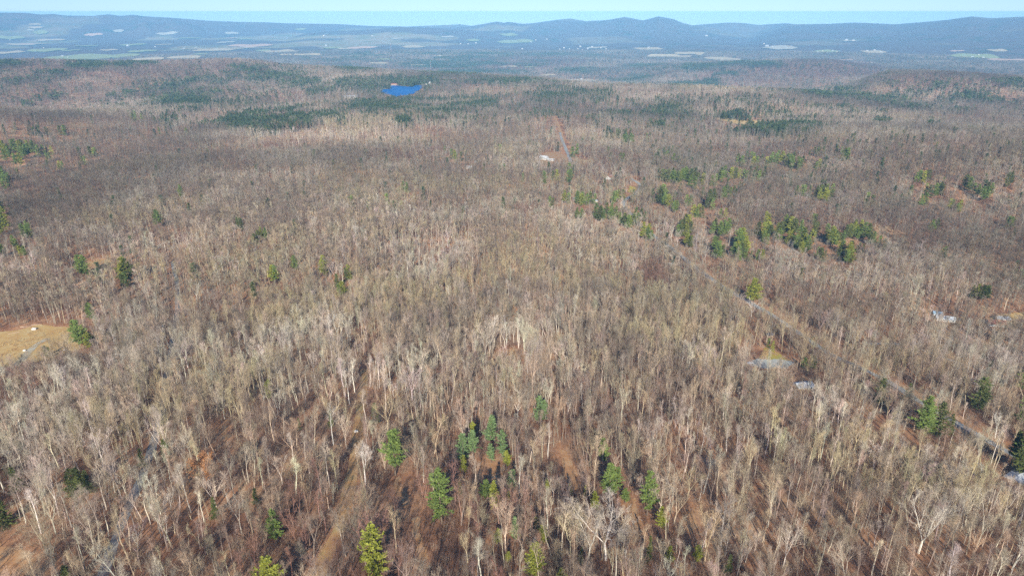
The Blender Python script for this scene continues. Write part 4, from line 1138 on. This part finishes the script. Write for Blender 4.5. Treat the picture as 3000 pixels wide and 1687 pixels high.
def house(px, py, L, Wd, yaw, wall, roof, name, label, cat, hw=3.0, rise=1.8, chimney=True, windows=True, garage=False):
    p = hit(px, py)
    z = float(min(H(p[0] + a, p[1] + b) for a in (-L/3, L/3) for b in (-L/3, L/3))) - .1
    e = link(name, None, None, (p[0], p[1], z)); e.rotation_euler = (0, 0, math.radians(yaw)); tag(e, label, cat)
    w = MB(); w.box(-L/2, L/2, -Wd/2, Wd/2, -.8, hw)
    for s_ in (-1, 1):
        w.tri(Vector((s_*L/2, -Wd/2, hw)), Vector((s_*L/2, Wd/2, hw)), Vector((s_*L/2, 0, hw + rise - .02)))
    link('wall', w.mesh('wall', [wall]), e)
    rf = link('roof', roofs(L, Wd, hw + .03, rise).mesh('roof', [roof]), e)
    if chimney:
        c = MB(); c.box(L*.2, L*.2+.8, -.4, .4, hw + rise*.5, hw + rise + .9); link('chimney', c.mesh('chimney', [M_roofd]), rf)
    if windows:
        wm_ = MB(); wm_.box(-.6, .6, -.05, .05, -.5, .5); wmesh = wm_.mesh('window', [M_glass])
        nw_ = max(2, int(L / 3.2))
        for s_ in (-1, 1):
            for q in range(nw_):
                if s_ == -1 and q == nw_ // 2: continue
                link('window', wmesh, e, (-L/2 + L * (q + .5) / nw_, s_ * (Wd/2 + .06), hw * .6))
        d = MB(); d.box(-.5, .5, -.05, .05, 0, 2.05); link('door', d.mesh('door', [M_wood]), e, (-L/2 + L * (nw_//2 + .5) / nw_, -Wd/2 - .06, .12))
    r = math.hypot(p[0], p[1])
    return e
house(2352, 1134, 11, 7, 12, M_white, M_roofw, 'cottage', 'white roofed cottage among trees left of the lake road', 'house', 3, 1.6)
house(2768, 938, 15, 7, -18, M_white, M_roofw, 'long_house', 'long white building left of two on the leafy right slope', 'house', 3, 1.5)
house(2745, 922, 7, 6, -18, M_grey, M_roofb, 'shed', 'small blue roofed shed touching the left end of the long white building', 'shed', 2.4, 1.2, False, False)
house(2918, 952, 15, 9, -14, M_white, M_roofr, 'house', 'white house with brown roof at the right, beside the dry meadow strip', 'house', 3.2, 2.2)
house(2935, 938, 10, 7, -14, M_beige, M_roofw, 'garage', 'pale roofed garage just behind the brown roofed house', 'garage', 2.8, 1.4, False)
house(2984, 1402, 13, 8, 30, M_white, M_roofw, 'cottage', 'partly hidden white roofed cottage at the lower right edge', 'house', 2.8, 1.5)
house(1605, 492, 26, 10, 3, M_white, M_roofr, 'ranch_house', 'long white house with red brown roof in the middle distance', 'house', 3.6, 2.6)
house(1594, 468, 16, 9, -35, M_white, M_roofg, 'house', 'white gabled house with grey roof behind the long white house', 'house', 5, 3)
house(1613, 472, 14, 9, 10, M_grey, M_roofg, 'garage', 'grey garage between the two middle distance houses', 'garage', 3, 1.8, False)
house(1785, 524, 14, 10, 60, M_white, M_roofr, 'cottage', 'small white cottage with reddish roof left of the road bend', 'house', 3.4, 2.6)
house(1374, 494, 10, 7, 5, M_white, M_roofg, 'cottage', 'tiny white cottage hidden in trees left of the long white house', 'house', 3, 2)
house(1395, 478, 7, 5, 20, M_beige, M_roofw, 'shed', 'pale shed behind the tiny hidden cottage', 'shed', 2.6, 1.4, False, False)
house(1741, 592, 8, 6, 10, M_beige, M_roofw, 'shed', 'pinkish pale shed right of the small conifer row', 'shed', 2.6, 1.3, False, False)
house(1683, 588, 4, 6, 10, M_white, M_roofw, 'shed', 'narrow white shed left of the small conifer row', 'shed', 3.6, 1.0, False, False)
house(1028, 289, 52, 20, 5, M_beige, M_roofg, 'lodge', 'long beige lodge left of the blue lake', 'house', 7, 5)
house(1154, 251, 26, 12, 3, M_wood, M_roofr, 'lake_house', 'red brown lake house on the far shore', 'house', 5, 4)
house(1124, 261, 12, 9, 20, M_white, M_roofw, 'cottage', 'white cottage at the left end of the lake', 'house', 4, 3)
house(1250, 250, 12, 9, 70, M_white, M_roofw, 'cottage', 'white cottage at the right end of the lake, leftmost of three', 'house', 5, 3)
house(1260, 247, 12, 9, 80, M_white, M_roofw, 'cottage', 'taller white cottage, middle of three right of the lake', 'house', 8, 4)
house(1275, 247, 10, 9, 40, M_white, M_roofw, 'cottage', 'white cottage farthest right of the three by the lake', 'house', 5, 3)
house(2252, 985, 5, 4, 10, M_wood, M_roofd, 'shed', 'small wooden shed behind the yellow green lawn', 'shed', 2.3, 1.0, False, False)
# far farmsteads and villages: each building a small gabled house
FARH = [(1184,172,34,0),(1174,173,30,1),(375,137,60,0),(455,140,30,0),(183,168,40,1),(200,171,30,1),(128,143,30,1),(540,146,40,0),(575,142,30,0),(955,136,40,0),(950,108,60,1),
 (1460,148,34,0),(1350,131,40,1),(1372,132,40,0),(1395,129,40,1),(1290,166,26,1),(1640,147,34,0),(1652,143,34,1),(1668,146,34,0),(1680,150,34,1),(1693,146,34,0),(1706,149,34,1),
 (1716,153,34,0),(1700,139,36,1),(1722,145,34,0),(1735,140,36,1),(1760,143,34,0),(1775,146,34,1),(1745,150,34,0),(1850,172,30,0),(1838,174,30,1),(1958,178,30,0),(1970,178,30,1),
 (1900,142,40,0),(2070,108,60,1),(2247,138,60,0),(2262,139,40,0),(2238,131,40,1),(2480,120,50,0),(2500,122,50,1),(2396,156,36,0),(2410,153,36,1),(2438,152,36,0),(2452,155,36,1),
 (2540,152,36,0),(2562,150,36,1),(2580,155,36,0),(2848,170,34,0),(2866,164,34,1),(2880,172,34,0),(2872,183,34,1),(2990,182,34,0),(1684,236,22,0),(1693,238,22,1),(1756,239,24,0),
 (1703,235,22,0),(30,120,30,1),(1090,108,40,1),(1570,120,44,1),(1602,118,44,0),(1555,126,40,0),(1530,146,34,1)]
fp = hit([f[0] for f in FARH], [f[1] for f in FARH])
def far_house_mesh(wall, roof):
    w = MB(); w.box(-.5, .5, -.3, .3, -.1, .24, 0)
    for s_ in (-1, 1): w.tri(Vector((s_*.5, -.3, .24)), Vector((s_*.5, .3, .24)), Vector((s_*.5, 0, .42)), 0)
    r_ = roofs(1, .6, .245, .19, .03, .015)
    return w.mesh('wall', [wall]), r_.mesh('roof', [roof])
FM = [far_house_mesh(M_white, M_roofw), far_house_mesh(M_beige, M_roofg)]
for f, p in zip(FARH, fp):
    if math.hypot(p[0], p[1]) > 45000: continue
    r = math.hypot(p[0], p[1]); s_ = max(f[2] * .65, r * .0011)
    e = link('farm_building', None, None, (p[0], p[1], p[2] + r * .0007)); e.scale = (s_,) * 3; e.rotation_euler = (0, 0, random.uniform(0, 3.1))
    tag(e, None, 'building', 'far farm and village buildings')
    later(e, 'tiny far %s building %s' % (('white', 'beige')[f[3]], place_words(f[0], f[1])), f[0])
    link('wall', FM[f[3]][0], e); link('roof', FM[f[3]][1], e)

# ------------------------------------------------------------------ car, boulders, poles, masts, camper
def car(px, py, yaw, label):
    p = hit(px, py)
    e = link('parked_car', None, None, (p[0], p[1], p[2] + .2)); e.rotation_euler = (0, 0, math.radians(yaw)); tag(e, label, 'car')
    paint = NT('car_paint').done((.42, .52, .60), .3, .5); tyre = NT('tyre_rubber').done((.03, .03, .03))
    prof = [(-2.3,.45),(-2.3,.85),(-2.1,1.0),(-1.3,1.05),(-.7,1.5),(.9,1.52),(1.9,1.05),(2.2,.95),(2.3,.5)]
    b = MB(); n_ = len(prof)
    for y in (-.9, .9):
        for x, z in prof: b.V.append(Vector((x, y * (.86 if z > 1.2 else 1), z)))
    for k_ in range(n_): b.F.append((k_, (k_+1) % n_, n_ + (k_+1) % n_, n_ + k_)); b.I.append(0)
    b.F += [tuple(range(n_)), tuple(range(2*n_-1, n_-1, -1))]; b.I += [0, 0]
    link('body', b.mesh('body', [paint]), e)
    w = MB()
    for s_ in (-1, 1):
        y = s_ * .86
        k_ = len(w.V); w.V += [Vector((-1.1, y, 1.08)), Vector((1.5, y, 1.08)), Vector((.85, y * .96, 1.42)), Vector((-.65, y * .96, 1.42))]; w.F.append((k_, k_+1, k_+2, k_+3)); w.I.append(0)
    link('window', w.mesh('window', [M_glass]), e)
    k = MB(); k.tube([Vector((0, -.11, 0)), Vector((0, .11, 0))], [.34, .34], 12)
    k.F.append(tuple(range(12))); k.F.append(tuple(range(12, 24))); k.I += [0, 0]
    km = k.mesh('wheel', [tyre])
    for x in (-1.4, 1.4):
        for y in (-.84, .84): link('wheel', km, e, (x, y, .34))
    hl = MB(); hl.box(-.03, .03, -.16, .16, -.07, .07); hm = hl.mesh('headlight', [M_white])
    for y in (-.6, .6): link('headlight', hm, e, (-2.33, y, .78))
car(2197, 1066, 15, 'pale blue parked car at the left end of the gravel yard')
def boulder(px, py, s_, label, seed):
    import bmesh
    R = random.Random(seed); bm = bmesh.new(); bmesh.ops.create_icosphere(bm, subdivisions=2, radius=1)
    for v in bm.verts: v.co *= R.uniform(.82, 1.1); v.co.z *= .7
    me = bpy.data.meshes.new('boulder'); bm.to_mesh(me); bm.free(); me.materials.append(M_rock)
    p = hit(px, py); o = link('boulder', me, None, (p[0], p[1], p[2] + .3 * s_)); o.scale = (s_, s_ * .8, s_); tag(o, label, 'boulder')
M_rock = simple('pale_rock', (.62, .58, .53), .9, .15)
boulder(1043, 1265, 1.1, 'pale boulder lying on the dirt track', 1)
boulder(72, 1028, 1.3, 'round white boulder in the left grass clearing', 2)
boulder(100, 966, 2.0, 'pale rock at the upper edge of the left clearing', 3)
boulder(190, 1026, 1.2, 'pinkish pale rock right of the two small conifers in the clearing', 4)
lg = MB(); lg.tube([Vector((-4, 0, .3)), Vector((0, .1, .35)), Vector((4, -.1, .25))], [.28, .26, .18], 7)
logm = lg.mesh('fallen_log', [M_wood])
for k, (px, py, yaw, lb) in enumerate([(75, 958, 10, 'fallen pale log above the left clearing, left one'), (108, 952, 12, 'fallen pale log above the left clearing, right one'),
                                       (42, 976, 35, 'short fallen log lying at the left clearing edge under the trunks'), (1600, 1300, 20, 'fallen log on the red brown brush slope in the centre')]):
    p = hit(px, py); o = link('fallen_log', logm, None, tuple(p)); o.rotation_euler = (0, 0, math.radians(yaw)); tag(o, lb, 'log')
def pole(px, pyg, pyt, label, name='utility_pole'):
    p = hit(px, pyg); lo_, hi_ = 1., 40.
    for _ in range(22):
        m_ = .5 * (lo_ + hi_)
        if project(np.array([p[0], p[1], p[2] + m_]))[1] > pyt: lo_ = m_
        else: hi_ = m_
    e = link(name, None, None, tuple(p)); tag(e, label, 'utility pole', 'utility poles along the lake road')
    a = MB(); a.tube([Vector((0, 0, -.5)), Vector((0, 0, m_))], [.24, .17], 6); link('pole', a.mesh('pole', [M_wood]), e)
    b = MB(); b.box(-1.4, 1.4, -.09, .09, m_ - .9, m_ - .7); link('crossarm', b.mesh('crossarm', [M_wood]), e)
pole(1865, 529, 508, 'utility pole at the top of the road bend')
pole(1836, 572, 556, 'utility pole beside the yellow grass bank')
pole(2145, 852, 815, 'utility pole on the straight lake road near the lone pine')
pole(2470, 1052, 1000, 'utility pole by the road right of the gravel yard')
M_mr, M_mw = NT('mast_red').done((.5, .16, .12)), NT('mast_white').done((.75, .75, .75))
def mast(px, pyg, pyt, label, w):
    p = hit(px, pyg)
    r = math.hypot(p[0], p[1]); lo_, hi_ = 1., 400.
    for _ in range(30):
        m_ = .5 * (lo_ + hi_)
        if project(np.array([p[0], p[1], p[2] + m_]))[1] > pyt: lo_ = m_
        else: hi_ = m_
    e = link('radio_mast', None, None, tuple(p)); tag(e, label, 'radio mast')
    ns = 7
    for k in range(ns):
        s_ = MB(); z0, z1 = m_ * k / ns, m_ * (k + 1) / ns
        leg = [Vector((math.cos(a) * w, math.sin(a) * w, 0)) for a in (0.3, 2.4, 4.5)]
        for a in leg: s_.tube([a + UP * z0, a + UP * z1], [w * .3, w * .3], 3)
        nb = 4
        for b in range(nb):
            za, zb = z0 + (z1 - z0) * b / nb, z0 + (z1 - z0) * (b + 1) / nb
            for q in range(3): s_.tube([leg[q] + UP * za, leg[(q + 1) % 3] + UP * zb], [w * .16, w * .16], 3)
        link('lattice_section', s_.mesh('lattice_section', [(M_mw, M_mr)[k % 2]]), e)
mast(1146, 158, 128, 'tall far white and red radio mast, upper left of the lake', 1.6)
mast(1262, 205, 180, 'shorter radio mast right of the lake, nearer than the other', 1.3)
p = hit(1706, 632)
e = link('camper_trailer', None, None, (p[0], p[1], p[2] + .1)); e.rotation_euler = (0, 0, .15); tag(e, 'white camper trailer among trees left of the road bend', 'camper')
b = MB(); b.box(-3.6, 3.6, -1.2, 1.2, .6, 3.0); link('body', b.mesh('body', [M_white]), e)
b = MB(); b.box(-.6, .6, -.04, .04, -.35, .35); wmesh = b.mesh('window', [M_glass])
for x in (-2.3, 0, 2.3): link('window', wmesh, e, (x, -1.25, 2.1))
k = MB(); k.tube([Vector((0, -.12, 0)), Vector((0, .12, 0))], [.38, .38], 10); km = k.mesh('wheel', [M_glass])
for y in (-1.0, 1.0): link('wheel', km, e, (0, y, .38))

# ------------------------------------------------------------------ air
hz = bpy.data.materials.new('haze'); hz.use_nodes = True
hz.node_tree.nodes.clear()
pv = hz.node_tree.nodes.new('ShaderNodeVolumePrincipled'); ho = hz.node_tree.nodes.new('ShaderNodeOutputMaterial')
pv.inputs['Color'].default_value = (.25, .59, .94, 1)
pv.inputs['Density'].default_value = 5.0e-5
pv.inputs['Anisotropy'].default_value = -0.3
hz.node_tree.links.new(pv.outputs[0], ho.inputs['Volume'])
b = MB(); b.box(-19000, 19000, -19000, 19000, -700, 6)
o = link('haze', b.mesh('haze', [hz])); tag(o, 'blue haze over the far valley and mountains', None, None, 'stuff')
settle()
import sys
print('TREES', n, 'bare', int((~is_con).sum()), 'con', int(is_con.sum()), 'brush', nb, 'conobj', len(con_obj), file=sys.stderr)
